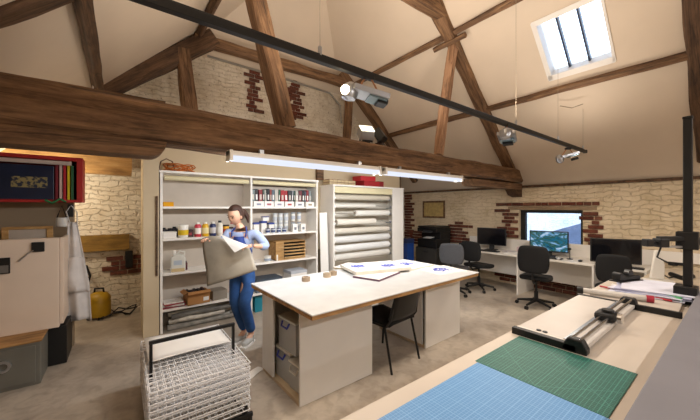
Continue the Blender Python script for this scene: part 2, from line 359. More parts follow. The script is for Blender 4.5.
# ---- outside, seen through the window
bxs('ground', simple('#b8bcc4', .9, var=.25, scale=7, bmp=.4, name='pale_cobbles'), (WX + .4, -4, -.1), (WX + 14, 14, 0))
tag(MB().box(WX + 5.5, -4, 0, WX + 6, 14, 3.6).build('courtyard_building', painted_brick('pale_outside_brick', 1, '#e2e4ea', '#c0c6d2')), 'pale brick building across the yard outside the window', 'building')
tag(MB().prism([(WX + 3.2, .2, .0), (WX + 3.2, 3.6, .0), (WX + 3.2, 3.6, .85), (WX + 3.2, 1.2, 1.75), (WX + 3.2, .2, 1.2)], (1.2, 0, 0)).build('outside_ramp', simple('#5e6b86', .7, name='slate_blue')), 'slate blue sloping roof seen outside through the window', 'roof')

# ================================================================ TIMBERS
def beam(name, label, p0, p1, w, h, mat=OAK, wob=.010, taper=1.0, cat='beam', group=None, roll=0, seg=.14, up=(0, 0, 1)):
    p0 = V(p0); p1 = V(p1); L = (p1 - p0).length; x = (p1 - p0).normalized()
    y = V(up).cross(x)
    if y.length < .01: y = V((0, 1, 0))
    y.normalize(); z = x.cross(y)
    M = Matrix((x, y, z)).transposed().to_4x4(); M.translation = p0
    if roll: M = M @ Matrix.Rotation(roll, 4, 'X')
    mb = MB(); n = max(2, int(L / seg)); c = .12; rings = []; sd = random.uniform(0, 90)
    sec = [(-.5, -.5 + c), (-.5, .5 - c), (-.5 + c, .5), (.5 - c, .5), (.5, .5 - c), (.5, -.5 + c), (.5 - c, -.5), (-.5 + c, -.5)]
    for i in range(n + 1):
        t = L * i / n; r = []
        for k, (a, b) in enumerate(sec):
            q = noise.noise_vector(V((t * 2.2 + sd, a * 1.7, b * 1.7))) * wob * 2.2
            q2 = noise.noise_vector(V((t * .6 + sd, 3.3, 1))) * wob * 2
            r.append(mb.bm.verts.new((t, a * w + q.y + q2.y, b * h * (1 + (taper - 1) * i / n) + q.z + q2.z)))
        rings.append(r)
    for A, B in zip(rings, rings[1:]):
        for k in range(8): mb.bm.faces.new((A[k], A[(k + 1) % 8], B[(k + 1) % 8], B[k]))
    mb.bm.faces.new(rings[0]); mb.bm.faces.new(rings[-1][::-1])
    o = mb.build(name, mat, smooth=False); o.matrix_world = M
    tag(o, label, cat, group); return o
T1 = 2.9
beam('tie_beam', 'massive old oak tie beam crossing the whole room above the worktable', (LX - .1, T1, 2.27), (WX + .15, T1, 2.25), .32, .33, OAK, wob=.010, taper=.74, cat='beam')
def corbel(name, label, x0, x1, sgn, zt, dz, Y, w=.26):
    # bracket under the beam, with a rounded nose at x1
    pts = [(x0, 0, zt), (x1, 0, zt)]
    for k in range(7): a = pi / 2 * k / 6; pts.append((x1 - sgn * dz * .9 * (1 - cos(a)) , 0, zt - dz * sin(a)))
    pts.append((x0, 0, zt - dz))
    o = MB().prism([(p[0], Y - w / 2, p[2]) for p in pts], (0, w, 0)).build(name, OAK, bevel=.012); tag(o, label, 'beam'); return o
corbel('beam_bracket', 'rounded dark timber bracket under the left end of the big tie beam', LX, .30, 1, 2.12, .12, T1)
corbel('beam_bracket', 'short notched timber bracket under the right end of the big tie beam', WX, 4.70, -1, 2.095, .12, T1, .22)
tag(MB().prism([(WX - .35, T1 - .1, 2.0), (WX, T1 - .1, 2.0), (WX, T1 - .1, 1.82), (WX - .2, T1 - .1, 1.86)], (0, .2, 0)).build('beam_pad', OAK_DK, bevel=.01), 'small dark wooden pad on the wall under the right bracket', 'beam')
rf = lambda X: 2.46 + (6.22 - X) * .966
beam('principal_rafter', 'thick brown rafter rising from the right end of the tie beam', (6.45, T1, rf(6.45)), (RX + .1, T1, rf(RX + .1)), .2, .21, OAK)
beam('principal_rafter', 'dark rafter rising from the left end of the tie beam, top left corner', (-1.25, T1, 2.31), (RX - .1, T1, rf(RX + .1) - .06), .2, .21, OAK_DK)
beam('collar_beam', 'high horizontal collar joining the two rafters over the tie beam', (1.1, T1, 4.62), (4.1, T1, 4.62), .17, .2, OAK)
beam('raking_strut', 'wide inclined strut standing on the tie beam above the shelving', (1.36, T1, 2.42), (.98, T1, 3.95), .17, .19, OAK, up=(0, 1, 0))
beam('raking_strut', 'slim pale strut standing on the tie beam near the skylight side', (3.92, T1, 2.42), (4.30, T1, 4.22), .12, .13, OAK_LT, up=(0, 1, 0))
T0 = 5.35
mirr = lambda X: 5.2 - X
beam('principal_rafter', 'rafter against the gable wall, falling right behind the spotlights', (6.3, T0, 2.35), (3.85, T0, 4.55), .16, .2, OAK, up=(0, 0, 1))
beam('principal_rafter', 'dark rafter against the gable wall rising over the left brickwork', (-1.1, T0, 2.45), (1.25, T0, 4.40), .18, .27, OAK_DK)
beam('collar_beam', 'horizontal collar across the top of the brick gable', (.95, T0, 4.33), (4.1, T0, 4.33), .14, .17, OAK)
a = at(197, 108, Y=T0); b = at(182, 50, Y=T0)
beam('raking_strut', 'dark strut against the left part of the brick gable', (a.x, T0, 2.3), b, .2, .2, OAK, up=(0, 1, 0))
a = at(345, 140, Y=T0); b = at(349, 88, Y=T0)
beam('raking_strut', 'short strut behind the lit spotlight against the brick gable', (a.x, T0, 2.3), b, .13, .16, OAK, up=(0, 1, 0))
a = at(115, 96, Y=T0 + .3); b = at(190, 106, Y=T0 + .3)
beam('wall_rail', 'thin dark timber rail across the lower left brick gable', (-.9, T0 - .05, 3.17), (.55, T0 - .05, 3.17), .08, .08, OAK_DK, cat='timber rail')
pl = lambda X: rz_(X) - .07
beam('roof_purlin', 'lower purlin along the right slope beneath the skylight', (5.22, -4.4, pl(5.2)), (5.22, 5.7, pl(5.2)), .08, .09, OAK, wob=.006, roll=R(-45))
beam('roof_purlin', 'upper purlin along the right slope crossing the rafter near the top', (4.20, -4.4, pl(4.18)), (4.20, 5.6, pl(4.18)), .08, .09, OAK, wob=.006, roll=R(-45))
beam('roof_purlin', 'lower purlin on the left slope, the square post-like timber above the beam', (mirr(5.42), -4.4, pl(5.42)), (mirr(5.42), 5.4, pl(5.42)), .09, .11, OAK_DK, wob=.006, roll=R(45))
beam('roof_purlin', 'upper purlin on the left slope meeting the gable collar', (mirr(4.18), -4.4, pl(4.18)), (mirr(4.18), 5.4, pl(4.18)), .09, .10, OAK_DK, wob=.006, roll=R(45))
beam('purlin_splice', 'short splice timber under the upper purlin beside the thick rafter', (4.22, 2.62, pl(4.24) - .06), (4.22, 3.2, pl(4.24) - .06), .07, .07, OAK, wob=.004, roll=R(-45), cat='timber block')
beam('principal_rafter', 'rafter end in the top right corner of the picture', (6.4, .33, rf(6.4)), (RX, .33, rf(RX)), .2, .2, OAK_DK)
# timbers over the recess on the left
beam('recess_lintel', 'orange lit timber lintel over the brick recess beside the red rack', (LX, 5.6, 2.25), (.15, 5.6, 2.22), .2, .28, PINE, wob=.006, cat='lintel')
beam('wall_post', 'dark wooden post where the roll rack ends, beside the framed picture', (5.42, 5.2, 0), (5.42, 5.2, 2.9), .14, .16, OAK_DK, cat='post', up=(0, 1, 0))
q = MB().box(0, 0, 0, .14, .06, .25).build('partition_stud', OAK, loc=(2.9, 4.80, 2.12)); tag(q, 'short wooden stud showing above the shelving under the beam', 'post')

# ================================================================ LIGHTS AND TRACK
def tube_light(x0, x1, label):
    t = thing('fluorescent_light', label, 'light fitting', (x0 - .03, 2.74, 2.108), 0, 'fluorescent battens under the tie beam'); L = x1 - x0
    MB().box(0, -.05, -.055, L, .05, -.01).build('batten', WHITEL, t, bevel=.006)
    for xx in (0, L - .03): MB().box(xx, -.066, -.10, xx + .03, .066, -.005).build('end_cap', WHITEL, t, bevel=.006)
    MB().prism([(.03, -.06, -.055), (.03, .06, -.055), (.03, .045, -.095), (.03, -.045, -.095)], (L - .06, 0, 0)).build('diffuser', DIFFM, t)
    for xx in (.3, L - .3): MB().box(xx - .02, -.02, -.01, xx + .02, .02, .03).build('bracket', SILVER, t)
    for s_ in (-1, 1): area('tube_light', (L / 2, s_ * .03, -.10), (R(58 if s_ > 0 else 38) * s_, 0, 0), L, .07, TUBE * (3.8 if s_ > 0 else .45), (.92, .96, 1), t)
tube_light(.78, 2.55, 'long glowing fluorescent batten under the beam above the shelving')
tube_light(2.62, 4.28, 'glowing fluorescent batten under the beam nearer the computer desks')
TY, TZ = 1.5, 2.46
tr = thing('lighting_track', 'long black lighting track hung diagonally across the picture', 'lighting track', (-1.2, TY, TZ))
XE = at(585, 153, Y=TY).x + 1.2
MB().box(0, -.022, -.022, XE, .017, .017).build('track_rail', BLACK, tr, bevel=.003)
MB().box(0, -.01, .022, XE - .1, .01, .03).build('cable_tray', BLACK, tr, bevel=.003)
MB().box(XE, -.024, -.024, XE + .03, .024, .024).build('end_cap', BLACK, tr, bevel=.004)
for px in (320, 516, 558, 583):
    X = at(px, 60 if px < 400 else 150, Y=TY).x
    zt = rz_(X) if X > RX else 5.5
    MB().tube([(X + 1.2, 0, .02), (X + 1.2, 0, zt - TZ)], .0016, 5).build('suspension_wire', simple('#8a7c68', .6, name='thin_wire'), tr)
    MB().lathe([(.012, 0), (.012, .05), (.004, .06)], (X + 1.2, 0, .02), 10).build('wire_grip', SILVER, tr)
def flood(label, loc, rz, tilt, lit, drop=.13, s=1.0, up=FLOOD_UP, dn=FLOOD_DOWN):
    t = thing('floodlight', label, 'spotlight', loc, rz, 'floodlights on the black track')
    MB().box(-.04 * s, -.018, -.05, .04 * s, .018, -.022).build('track_adaptor', BLACK, t, bevel=.004)
    for sx in (-1, 1): MB().tube([(sx * .02 * s, 0, -.04), (sx * .075 * s, .0, -drop + .01)], .006, 6).build('yoke', COPPER, t)
    h = bpy.data.objects.new('housing', None)
    M = Matrix.Translation((0, 0, -drop)) @ Matrix.Rotation(tilt, 4, 'Y')
    mb = MB(); mb.box(-.11 * s, -.075 * s, -.02, .13 * s, .075 * s, .018, M); mb.build('housing', SILVER, t, bevel=.006)
    MB().box(.0, -.06 * s, -.032, .12 * s, .06 * s, -.02, M).build('glass_panel', simple('#8fa9b5', .1, .3, name='cool_glass'), t)
    MB().lathe([(.0, -.075), (.045 * s, -.06), (.055 * s, -.02), (.05 * s, .02), (.02, .045)], (0, 0, 0), 18, M @ Matrix.Translation((-.12 * s, 0, -.005))).build('lamp_head', SILVER, t, smooth=True)
    if lit:
        ax = M @ Matrix.Translation((-.155 * s, -.035 * s, -.03)) @ Matrix.Rotation(R(-20), 4, 'Y')
        MB().ball((0, 0, 0), .03 * s).build('lens', LAMPM, t, smooth=True).matrix_local = ax
    MB().cb((.09 * s, 0, -drop - .05), (.07 * s, .09 * s, .035), (0, tilt, 0)).build('rear_cowl', BLACK, t, bevel=.006)
    if dn:
        o = area('flood_down', (-.06, 0, -drop - .11), (R(180) * 0, 0, 0), .14, .14, dn, (1, .88, .74), t)
    if up: area('flood_up', (0, 0, .07), (R(180), 0, 0), .16, .16, up, (1, .88, .76), t)
    return t
flood('large silver floodlight with bright round lamp on the track above the beam', at(368, 72, Y=TY) + V((0, 0, .0)), R(-25), R(12), True, drop=.145, s=1.0)
flood('silver floodlight on the track in front of the thick rafter', at(507, 122, Y=TY), R(20), R(8), False, drop=.15, s=1.1, up=16)
flood('small silver floodlight nearest the far end of the track', at(568, 146, Y=TY), R(-50), R(-15), False, drop=.13, s=.9, up=5)
def beam_flood(label, px, rz, tilt, mat, lit):
    p = at(px, 140, Y=T1); t = thing('floodlight', label, 'spotlight', (p.x, T1, 2.425), rz, 'floodlights standing on the tie beam')
    MB().box(-.06, -.05, 0, .06, .05, .015).build('base_plate', BLACK, t)
    for sx in (-1, 1): MB().box(sx * .08 - .006, -.01, 0, sx * .08 + .006, .01, .1).build('yoke', BLACK, t)
    M = Matrix.Translation((0, 0, .11)) @ Matrix.Rotation(tilt, 4, 'X')
    MB().prism([M @ V(p) for p in ((-.08, -.06, -.07), (.08, -.06, -.07), (.1, .05, -.09), (-.1, .05, -.09))], M.to_3x3() @ V((0, 0, .16))).build('housing', mat, t, bevel=.01)
    if lit:
        o = MB().box(-.085, -.066, -.06, .085, -.058, .08, M).build('lens', emit('warm_lens', '#fff0d0', 3), t)
    l = area('flood_up', (0, 0, .3), (R(180), 0, 0), .2, .2, 14, (1, .88, .76), t)
beam_flood('silver beam floodlight with glowing face, left of the black one', 366, R(-20), R(-50), SILVER, True)
beam_flood('black floodlight on the tie beam beside the glowing one', 380, R(30), R(-35), BLACK, False)
# unseen battens behind the camera, added as fill light for the room
for i, (X, Y) in enumerate(((1.0, -1.6), (4.0, -1.6), (2.6, -3.4))):
    t = thing('fluorescent_light', ('added unseen fill batten hanging behind the camera near the left wall', 'added unseen fill batten hanging behind the camera near the desks', 'added unseen fill batten hanging by the rear wall')[i], 'light fitting', (X, Y, 2.9))
    MB().box(-.8, -.05, 0, .8, .05, .05).build('batten', WHITEL, t, bevel=.005)
    MB().tube([(-.77, 0, -.02), (.77, 0, -.02)], .014, 8).build('tube', FILLM, t)
    for s in (-.6, .6): MB().tube([(s, 0, .05), (s, 0, 1.5)], .003, 5).build('suspension_wire', SILVER, t)
    area('tube_light', (0, 0, -.06), (0, 0, 0), 1.6, .1, REAR_FILL, (1, .95, .89), t)
t = thing('recess_lamp', 'lamp tucked behind the partition lighting the brick recess', 'lamp', (-.78, 5.25, 2.05))
MB().lathe([(.04, 0), (.05, -.05), (.03, -.07)], n=14).build('shade', BLACK, t); MB().tube([(0, 0, -.01), (0, -.40, .0)], .01, 8).build('arm', BLACK, t); MB().ball((0, 0, -.07), .02).build('bulb', emit('bulb', '#ffd9a0', 8), t)
pl_ = bpy.data.lights.new('recess_light', 'POINT'); pl_.energy = RECESS; pl_.color = (1, .87, .66); pl_.shadow_soft_size = .05
po = bpy.data.objects.new('recess_light', pl_); C.objects.link(po); po.parent = t; po.location = (0, 0, -.14)
# conduit on the gable and a cable on the left slope
tag(MB().tube([(1.2, T0 + .25, 4.2), (2.6, T0 + .25, 4.18), (3.7, T0 + .25, 4.14), (3.95, T0 + .2, 3.9), (3.95, T0 + .15, 3.5)], .02, 8).build('conduit_pipe', simple('#8f8a80', .5, name='grey_pipe'), smooth=True), 'grey conduit pipe running under the gable collar', 'pipe')
tag(MB().tube([at(93, 95, Y=4.9), at(93, 78, Y=4.9), at(100, 72, Y=4.9), at(103, 66, Y=4.9), at(98, 63, Y=4.9)], .008, 6).build('white_cable', WHITE, smooth=True), 'short loop of white cable on the dark gable rafter', 'cable')
tag(MB().tube([at(583, 104, X=5.3) , at(572, 108, X=5.3), at(560, 106, X=5.3)], .006, 5).build('ceiling_cable', simple('#8a7c68', .6)), 'thin cable looped on the ceiling below the skylight', 'cable')

# ================================================================ SHELVING UNIT
SY = 4.5; SXa, SXd, SXb = .41, 1.57, 2.73
sh = thing('shelving_unit', 'wide white open shelving unit behind the woman, full of paint and jars', 'shelves', (SXa, SY, 0))
W = SXb - SXa; D = .36; dv = SXd - SXa
for nm, x in (('side_panel', 0), ('divider_panel', dv - .01), ('side_panel', W - .03)): MB().box(x, 0, 0, x + .03, D, 2.08).build(nm, SHELFW, sh, bevel=.003)
MB().box(.03, D - .012, .0, W - .03, D - .002, 2.06).build('back_panel', simple('#c6b9aa', .7, var=.05, name='shelf_back'), sh)
MB().box(-.01, -.01, 2.05, W + .01, D, 2.08).build('top_panel', SHELFW, sh, bevel=.003)
SH = [1.62, 1.205, .76, .30]
for z in SH:
    for x0, x1 in ((.03, dv - .01), (dv + .02, W - .03)): MB().box(x0, 0, z - .028, x1, D - .012, z).build('shelf', SHELFW, sh, bevel=.003)
for x0, x1 in ((.05, dv - .03), (dv + .03, W - .04)):
    MB().tube([(x0, .03, 1.99), (x1, .03, 1.99)], .032, 12).build('roller_blind', BLIND, sh, smooth=True)
def sxy(px, py=220, dy=.12): p = at(px, py, Y=SY + dy); return p.x
def jar(label, x, y, z, r, h, body, lid, band=None, name='paint_bottle', cat='bottle', neck=True, group=None):
    t = thing(name, label, cat, (x, y, z), random.uniform(-.3, .3), group)
    bm_ = simple(body, .35, var=.03, bmp=0)
    if neck: prof = [(r * .92, 0), (r, .008), (r, h * .74), (r * .8, h * .83), (r * .55, h * .87), (r * .5, h * .9)]
    else: prof = [(r * .9, 0), (r * .93, .008), (r, h * .86), (r * .98, h * .88)]
    MB().lathe(prof, n=18).build('body', bm_, t, smooth=True)
    rl = r * .58 if neck else r * 1.04
    MB().lathe([(rl, h * .86), (rl, h * .985), (rl * .9, h)], n=18).build('lid', simple(lid, .4, var=.03, bmp=0), t, smooth=True)
    if band: MB().lathe([(r * 1.012, h * .2), (r * 1.012, h * .6)], n=18, cap=False).build('label', simple(band, .6, var=.03, bmp=0), t, smooth=True)
    return t
def cbox(name, label, cat, x, y, z, sx, sy, sz, mat, rz=0, lidmat=None, tab=None, group=None):
    t = thing(name, label, cat, (x, y, z), rz, group)
    MB().box(-sx / 2, -sy / 2, 0, sx / 2, sy / 2, sz * (.82 if lidmat else 1)).build('body', mat, t, bevel=.004)
    if lidmat: MB().box(-sx / 2 - .005, -sy / 2 - .005, sz * .82, sx / 2 + .005, sy / 2 + .005, sz).build('lid', lidmat, t, bevel=.004)
    if tab: MB().box(-sx * .22, -sy / 2 - .003, sz * .25, sx * .22, -sy / 2 - .0005, sz * .6).build('label', tab, t)
    return t
ys = SY + .1
BLUEL = simple('#2b3f8c', .5, bmp=0, name='blue_lid'); GREYB = simple('#8d949b', .5, bmp=0, name='grey_plastic')
# shelf 1 left
cbox('yellow_sponge', 'yellow sponge at the left end of the top shelf', 'sponge', sxy(169), ys + .1, SH[0], .12, .08, .06, simple('#d69a10', .9, bmp=.4))
# shelf 2 left : paints
cbox('plastic_tub', 'low white plastic tub at the left end of the paint shelf', 'tub', sxy(169), ys, SH[1], .15, .14, .085, WHITE, lidmat=WHITEL, group='tubs on the paint shelf')
for i, (px, c, h) in enumerate(((165, '#1b1b22', .13), (171, '#24222c', .12), (176, '#1d2030', .14))):
    jar(('dark bottle behind the low tub, nearest the shelf side', 'squat dark bottle behind the low white tub', 'dark bottle between the low tub and the white bucket')[i], sxy(px), ys + .16, SH[1], .04, h, c, '#101014', group='dark bottles behind the tub')
jar('white bucket with yellow label on the paint shelf', sxy(183), ys, SH[1], .062, .17, '#e8e4da', '#f0eee6', '#d7b416', 'paint_bucket', 'bucket', False)
cbox('dark_box', 'small dark carton between the white bucket and the red bottle', 'box', sxy(190), ys + .03, SH[1], .07, .09, .10, simple('#3a2326', .7), tab=simple('#93303a', .6))
jar('red paint bottle with white label', sxy(197.5), ys, SH[1], .043, .20, '#c03545', '#e9e2d8', '#efe6de')
jar('yellow paint bottle with white cap beside the red one', sxy(205), ys, SH[1], .043, .20, '#e0b013', '#ece6da', '#ead9a0')
jar('navy blue paint bottle with pale label', sxy(212.5), ys, SH[1], .043, .20, '#27305e', '#e2ddd2', '#c9c4c2')
jar('cream white paint bottle with black cap', sxy(219.5), ys, SH[1], .04, .215, '#e3dccb', '#161616', '#efeade')
jar('yellow tub with dark lid beside the woman', sxy(226), ys + .03, SH[1], .045, .15, '#d79f12', '#2b1a14', '#b8301c', 'paint_tub', 'tub', False)
cbox('dark_box', 'dark box low behind the woman shoulder on the paint shelf', 'box', sxy(231), ys + .14, SH[1], .12, .1, .11, simple('#2a1a1a', .7))
# shelf 3 left : jerrican
t = thing('plastic_jerrican', 'translucent white jerrican with handle on the third shelf', 'container', (sxy(178), ys, SH[2]), R(-10))
MB().prism([(-.085, -.06, 0), (.085, -.06, 0), (.085, -.06, .17), (.05, -.06, .225), (-.02, -.06, .235), (-.085, -.06, .19)], (0, .12, 0)).build('body', simple('#d8d6cc', .3, var=.03, bmp=0), t, bevel=.015)
MB().box(-.08, -.0605, .0, .08, .0605, .055).build('contents', simple('#c7b083', .4), t, bevel=.01)
MB().tube([(.07, 0, .2), (.075, 0, .25), (.02, 0, .262), (-.01, 0, .235)], .012, 8).build('handle', simple('#d8d6cc', .3, var=.03, bmp=0), t, smooth=True)
MB().lathe([(.022, .22), (.022, .27), (.018, .275)], (-.045, 0, 0), 14).build('cap', WHITEL, t)
MB().box(-.05, -.0625, .09, .045, -.061, .15).build('label', simple('#b9c4cf', .6), t)
jar('tiny dark bottle beside the jerrican', sxy(186), ys + .03, SH[2], .02, .12, '#4a1420', '#221018')
# shelf 4 left
for k, (c, w_, a_) in enumerate((('#8c3540', .30, .1), ('#d8d3cc', .27, -.15), ('#a0393f', .24, .2), ('#e0dad2', .22, .0))):
    cbox('flat_packet', ('dark red packet at the bottom of the pile', 'grey white packet low in the pile', 'red packet near the top of the pile', 'white packet topmost of the pile')[k] + ', lower left shelf', 'packet', sxy(173), ys + .03, SH[3] + .018 * k, w_, .2, .017, simple(c, .6, var=.2, scale=20), a_)
t = thing('cardboard_box', 'open brown cardboard box with white label on the lower shelf', 'box', (sxy(196.5, 300), ys + .01, SH[3]), R(5))
m = MB(); m.box(-.14, -.11, 0, .14, .11, .01).box(-.14, -.11, 0, -.134, .11, .16).box(.134, -.11, 0, .14, .11, .16).box(-.14, -.11, 0, .14, -.104, .16).box(-.14, .104, 0, .14, .11, .16)
m.build('carton', KRAFT, t); MB().cb((-.0, -.135, .165), (.28, .06, .005), (R(25), 0, 0)).build('flap', KRAFT, t); MB().cb((-.16, 0, .17), (.06, .2, .005), (0, R(-30), 0)).build('flap', KRAFT, t)
MB().cb((.09, -.112, .06), (.07, .003, .05)).build('label', PAPER, t)
for k in range(5): 
    MB().cb((-.1 + .045 * k, .02, .13), (.03, .14, .09), (random.uniform(-.2, .2), random.uniform(-.3, .3), 0)).build('packet', simple(('#1f1a1c', '#3a2426', '#26201e')[k % 3], .6), t)
t = cbox('plastic_tray', 'grey plastic tray beside the cardboard box', 'tray', sxy(218, 300), ys + .05, SH[3], .2, .22, .13, simple('#8b8276', .5), .1)
# bottom: bundles of grey sheeting
for k in range(9):
    x0 = SXa + .08 + random.uniform(0, .1); x1 = SXd - .15 - random.uniform(0, .3); y0 = SY + .07 + .075 * (k % 3); z0 = .035 + .07 * (k // 3) + .01 * (k % 2)
    pts = [(x0 + (x1 - x0) * j / 6, y0 + random.uniform(-.012, .012), z0 + random.uniform(-.006, .006)) for j in range(7)]
    tag(MB().tube(pts, [.034 + random.uniform(-.006, .004) for _ in pts], 9).build('sheet_roll', simple(('#8a857c', '#a8a298', '#6d6962', '#bdb6a9')[k % 4], .7, var=.3, scale=12), smooth=True), 'grey rolled sheet in the pile on the floor of the shelving, left bay', 'roll', 'grey rolls under the left shelves')
# right bay, shelf 1: folders and label trays
xs = sxy(255, 190, .1); cols = ['#7d8b8a', '#3d3a3c', '#8a2f35', '#4c5a52', '#b9b6ae', '#2b2b30', '#9a4a40', '#5c6b78', '#c9c5bb', '#356046', '#b12a30', '#a32a30', '#33363b', '#8a8d90', '#2f4a3c', '#c4bfb4', '#6e3036', '#23262c', '#4a5260', '#8f2d33']
x = dv + SXa + .035; i = 0
while x < SXb - .08:
    wd = random.choice((.03, .045, .05, .06)); lean = random.choice((0, 0, .06, -.05)); c = cols[i % len(cols)]; red = i in (10, 11)
    t = thing('folder', '', 'folder', (x + wd / 2, SY + .2, SH[0]), 0, 'folders on the top right shelf')
    t['label'] = ('%s %s folder standing on the top right shelf, %s' % ('red' if red else {'#7d8b8a': 'grey green', '#3d3a3c': 'charcoal', '#8a2f35': 'dark red', '#4c5a52': 'dull green', '#b9b6ae': 'pale grey', '#2b2b30': 'black', '#9a4a40': 'rust', '#5c6b78': 'slate', '#c9c5bb': 'cream', '#356046': 'green', '#33363b': 'dark grey', '#8a8d90': 'mid grey', '#2f4a3c': 'deep green', '#c4bfb4': 'off white', '#6e3036': 'maroon', '#23262c': 'blue black', '#4a5260': 'steel blue', '#8f2d33': 'crimson'}.get(c, 'red'), 'thick' if wd > .045 else 'thin', ('at its left end', 'left of the middle', 'near the middle', 'right of the middle', 'at its right end')[min(4, int((x - SXd) / (SXb - SXd) * 5))]))
    MB().cb((0, 0, .14), (wd - .004, .24, .27 + random.uniform(-.03, .02)), (0, lean, 0)).build('cover', simple(c, .6, bmp=0), t, bevel=.002)
    MB().cb((0, -.1215, .15), (wd * .5, .003, .08), (0, lean, 0)).build('spine_label', PAPER if i % 2 else simple('#c9c2b6', .7), t)
    x += wd + abs(lean) * .1 + .003; i += 1
for k in range(6):
    px = 258 + k * 10.2; t = cbox('label_tray', '%s of the six small white trays along the top right shelf edge' % ('leftmost', 'second', 'third', 'fourth', 'fifth', 'rightmost')[k], 'tray', sxy(px, 200, .05), SY + .055, SH[0], .155, .09, .085, WHITE, tab=simple(('#b9bcc8', '#c77', '#a9a', '#b44', '#889', '#c9a')[k] if False else ('#8b8fa0', '#a86068', '#8f8a9a', '#a84a4a', '#787c88', '#9a8a70')[k], .6), group='small white trays')
# right bay, shelf 2: white jars and boxes
for k, px in enumerate((257, 264.5, 272)):
    cbox('white_carton', 'white carton with blue lid on the jar shelf, %s of three' % ('left', 'middle', 'right')[k], 'box', sxy(px), ys + .08, SH[1], .085, .09, (.17, .19, .16)[k], WHITE, 0, BLUEL, group='blue lidded cartons')
cbox('white_carton', 'small white carton with blue lid stacked on the cartons', 'box', sxy(265, 215, .18), ys + .08, SH[1] + .19, .1, .08, .07, WHITE, 0, BLUEL)
for k, px in enumerate((275, 280.5, 286)):
    for lv in (0, 1):
        jar('tall white jar with grey lid, %s row, %s of three' % (('lower', 'upper')[lv], ('left', 'middle', 'right')[k]), sxy(px, 220, .24), SY + .24, SH[1] + .155 * lv, .038, .155, '#dddcd6', '#b8bcc0', '#c8ccd0', 'white_jar', 'jar', False, 'white jars on the middle right shelf')
for k, (px, lv) in enumerate(((293, 0), (299, 0), (293, 1), (299, 1))):
    jar('white jar with pale lid right of the tall ones, %s %s' % (('bottom left', 'bottom right', 'top left', 'top right')[k], 'of four'), sxy(px, 220, .24), SY + .24, SH[1] + .17 * lv, .035, .15, '#e4e2db', '#9aa0a8', '#c2c8d2', 'white_jar', 'jar', False, 'white jars on the middle right shelf')
for k, px in enumerate((268, 273.5, 279, 284.5)):
    jar('short jar with dark blue lid at the shelf front, %s of four' % ('leftmost', 'second', 'third', 'rightmost')[k], sxy(px, 230, .05), SY + .06, SH[1], .034, .075, '#c5c8d0', '#1b2350', '#30406c', 'lidded_jar', 'jar', False, 'dark lidded jars')
for k, px in enumerate((295, 303)):
    cbox('white_carton', 'white carton at the right of the jar shelf, %s one' % ('left', 'right')[k], 'box', sxy(px, 230, .06), SY + .08, SH[1], .09, .07, .13, WHITE, 0, tab=simple('#7a8088', .6), group='plain white cartons')
# right bay, shelf 3: wooden drawer rack
t = thing('drawer_rack', 'small pine rack of stacked shallow trays on the shelf', 'drawer unit', (sxy(291, 245, .05), SY + .18, SH[2]), 0)
MB().box(-.27, -.14, 0, -.255, .15, .30).box(.245, -.14, 0, .26, .15, .30).box(-.27, -.14, .285, .26, .15, .30).box(-.27, -.14, 0, .26, .15, .015).box(-.255, .14, .015, .245, .15, .285).build('rack', PINE, t, bevel=.002)
MB().box(-.27, -.141, .015, -.13, -.13, .285).build('side_board', PINE, t)
for k in range(5):
    z = .025 + k * .052
    MB().box(-.125, -.14, z, .243, .12, z + .012).build('tray', simple('#bdb6a8' if k % 2 else '#8e969c', .5), t); MB().box(-.125, -.145, z, .243, -.138, z + .022).build('tray_front', PINE, t)
jar('white tub with pale blue label beside the pine rack', sxy(268, 258, .05), SY + .07, SH[2], .055, .09, '#e3e0d8', '#dfdcd4', '#9aa6b5', 'white_tub', 'tub', False)
jar('slim white bottle beside the pine rack', sxy(277, 258, .05), SY + .06, SH[2], .025, .12, '#e3e0d8', '#c9c6be')
# right bay, low
cbox('storage_crate', 'grey lidded crate under the right shelves behind the woman', 'crate', sxy(268, 275, .1), SY + .17, SH[3], .42, .28, .2, simple('#5a6470', .5), 0, simple('#414b57', .5))
cbox('storage_crate', 'white crate with red and blue tape, low right shelf', 'crate', sxy(297, 272, .1), SY + .17, SH[3], .3, .26, .26, WHITE, .05, simple('#b8bcc4', .5), tab=simple('#8a2f3a', .6))
cbox('teal_bin', 'teal plastic bin on the floor of the right shelving bay', 'bin', SXd + .18, SY + .18, 0, .2, .24, .24, simple('#1f7f93', .4))
# top of the shelving: coil of orange cable
pts = []
for k in range(70):
    a = k * .45; pts.append((.17 * cos(a) * (1 + .15 * sin(k)), .10 * sin(a), .012 + .045 * (1 + sin(a * 1.31 + k * .05))))
tag(MB().tube(pts, .007, 6).build('cable_coil', simple('#b5601c', .5, name='orange_cable'), loc=(sxy(180, 168), SY + .16, 2.085), smooth=True), 'tangled coil of orange cable on top of the shelving', 'cable')
tag(MB().tube([(-.1, 0, .01), (-.08, 0, .12), (-.02, 0, .16), (.05, 0, .13), (.08, 0, .01)], .008, 6).build('cable_loop', simple('#4b2c18', .5), loc=(sxy(168, 168), SY + .12, 2.085), smooth=True), 'upright loop of brown cable on top of the shelving corner', 'cable')
# board between shelving and roll rack
tag(bx('white_board', WHITE, (0, 0, 0), (.16, .02, 1.52), bevel=.003, loc=(2.80, 4.48, 0), rot=(R(-3), 0, 0)), 'tall narrow white board standing between shelving and roll rack', 'board')
for k in range(4):
    tag(bx('picture_board', simple(('#8a7c66', '#5f4f3c', '#b7a98a', '#746550')[k], .7), (0, 0, 0), (.022, .3, .86 - .05 * k), bevel=.002, loc=(2.97 - .0 + .001 + k * .0, 4.55 - .0, 0) if False else (2.845 + .03 * k, 4.55, 0)), ('tan board leaning behind the tall white board, leftmost', 'dark brown thin board, second in the slot by the rack', 'pale board, third in the slot by the rack', 'olive thin board nearest the roll rack')[k], 'board', 'boards in the slot by the roll rack')

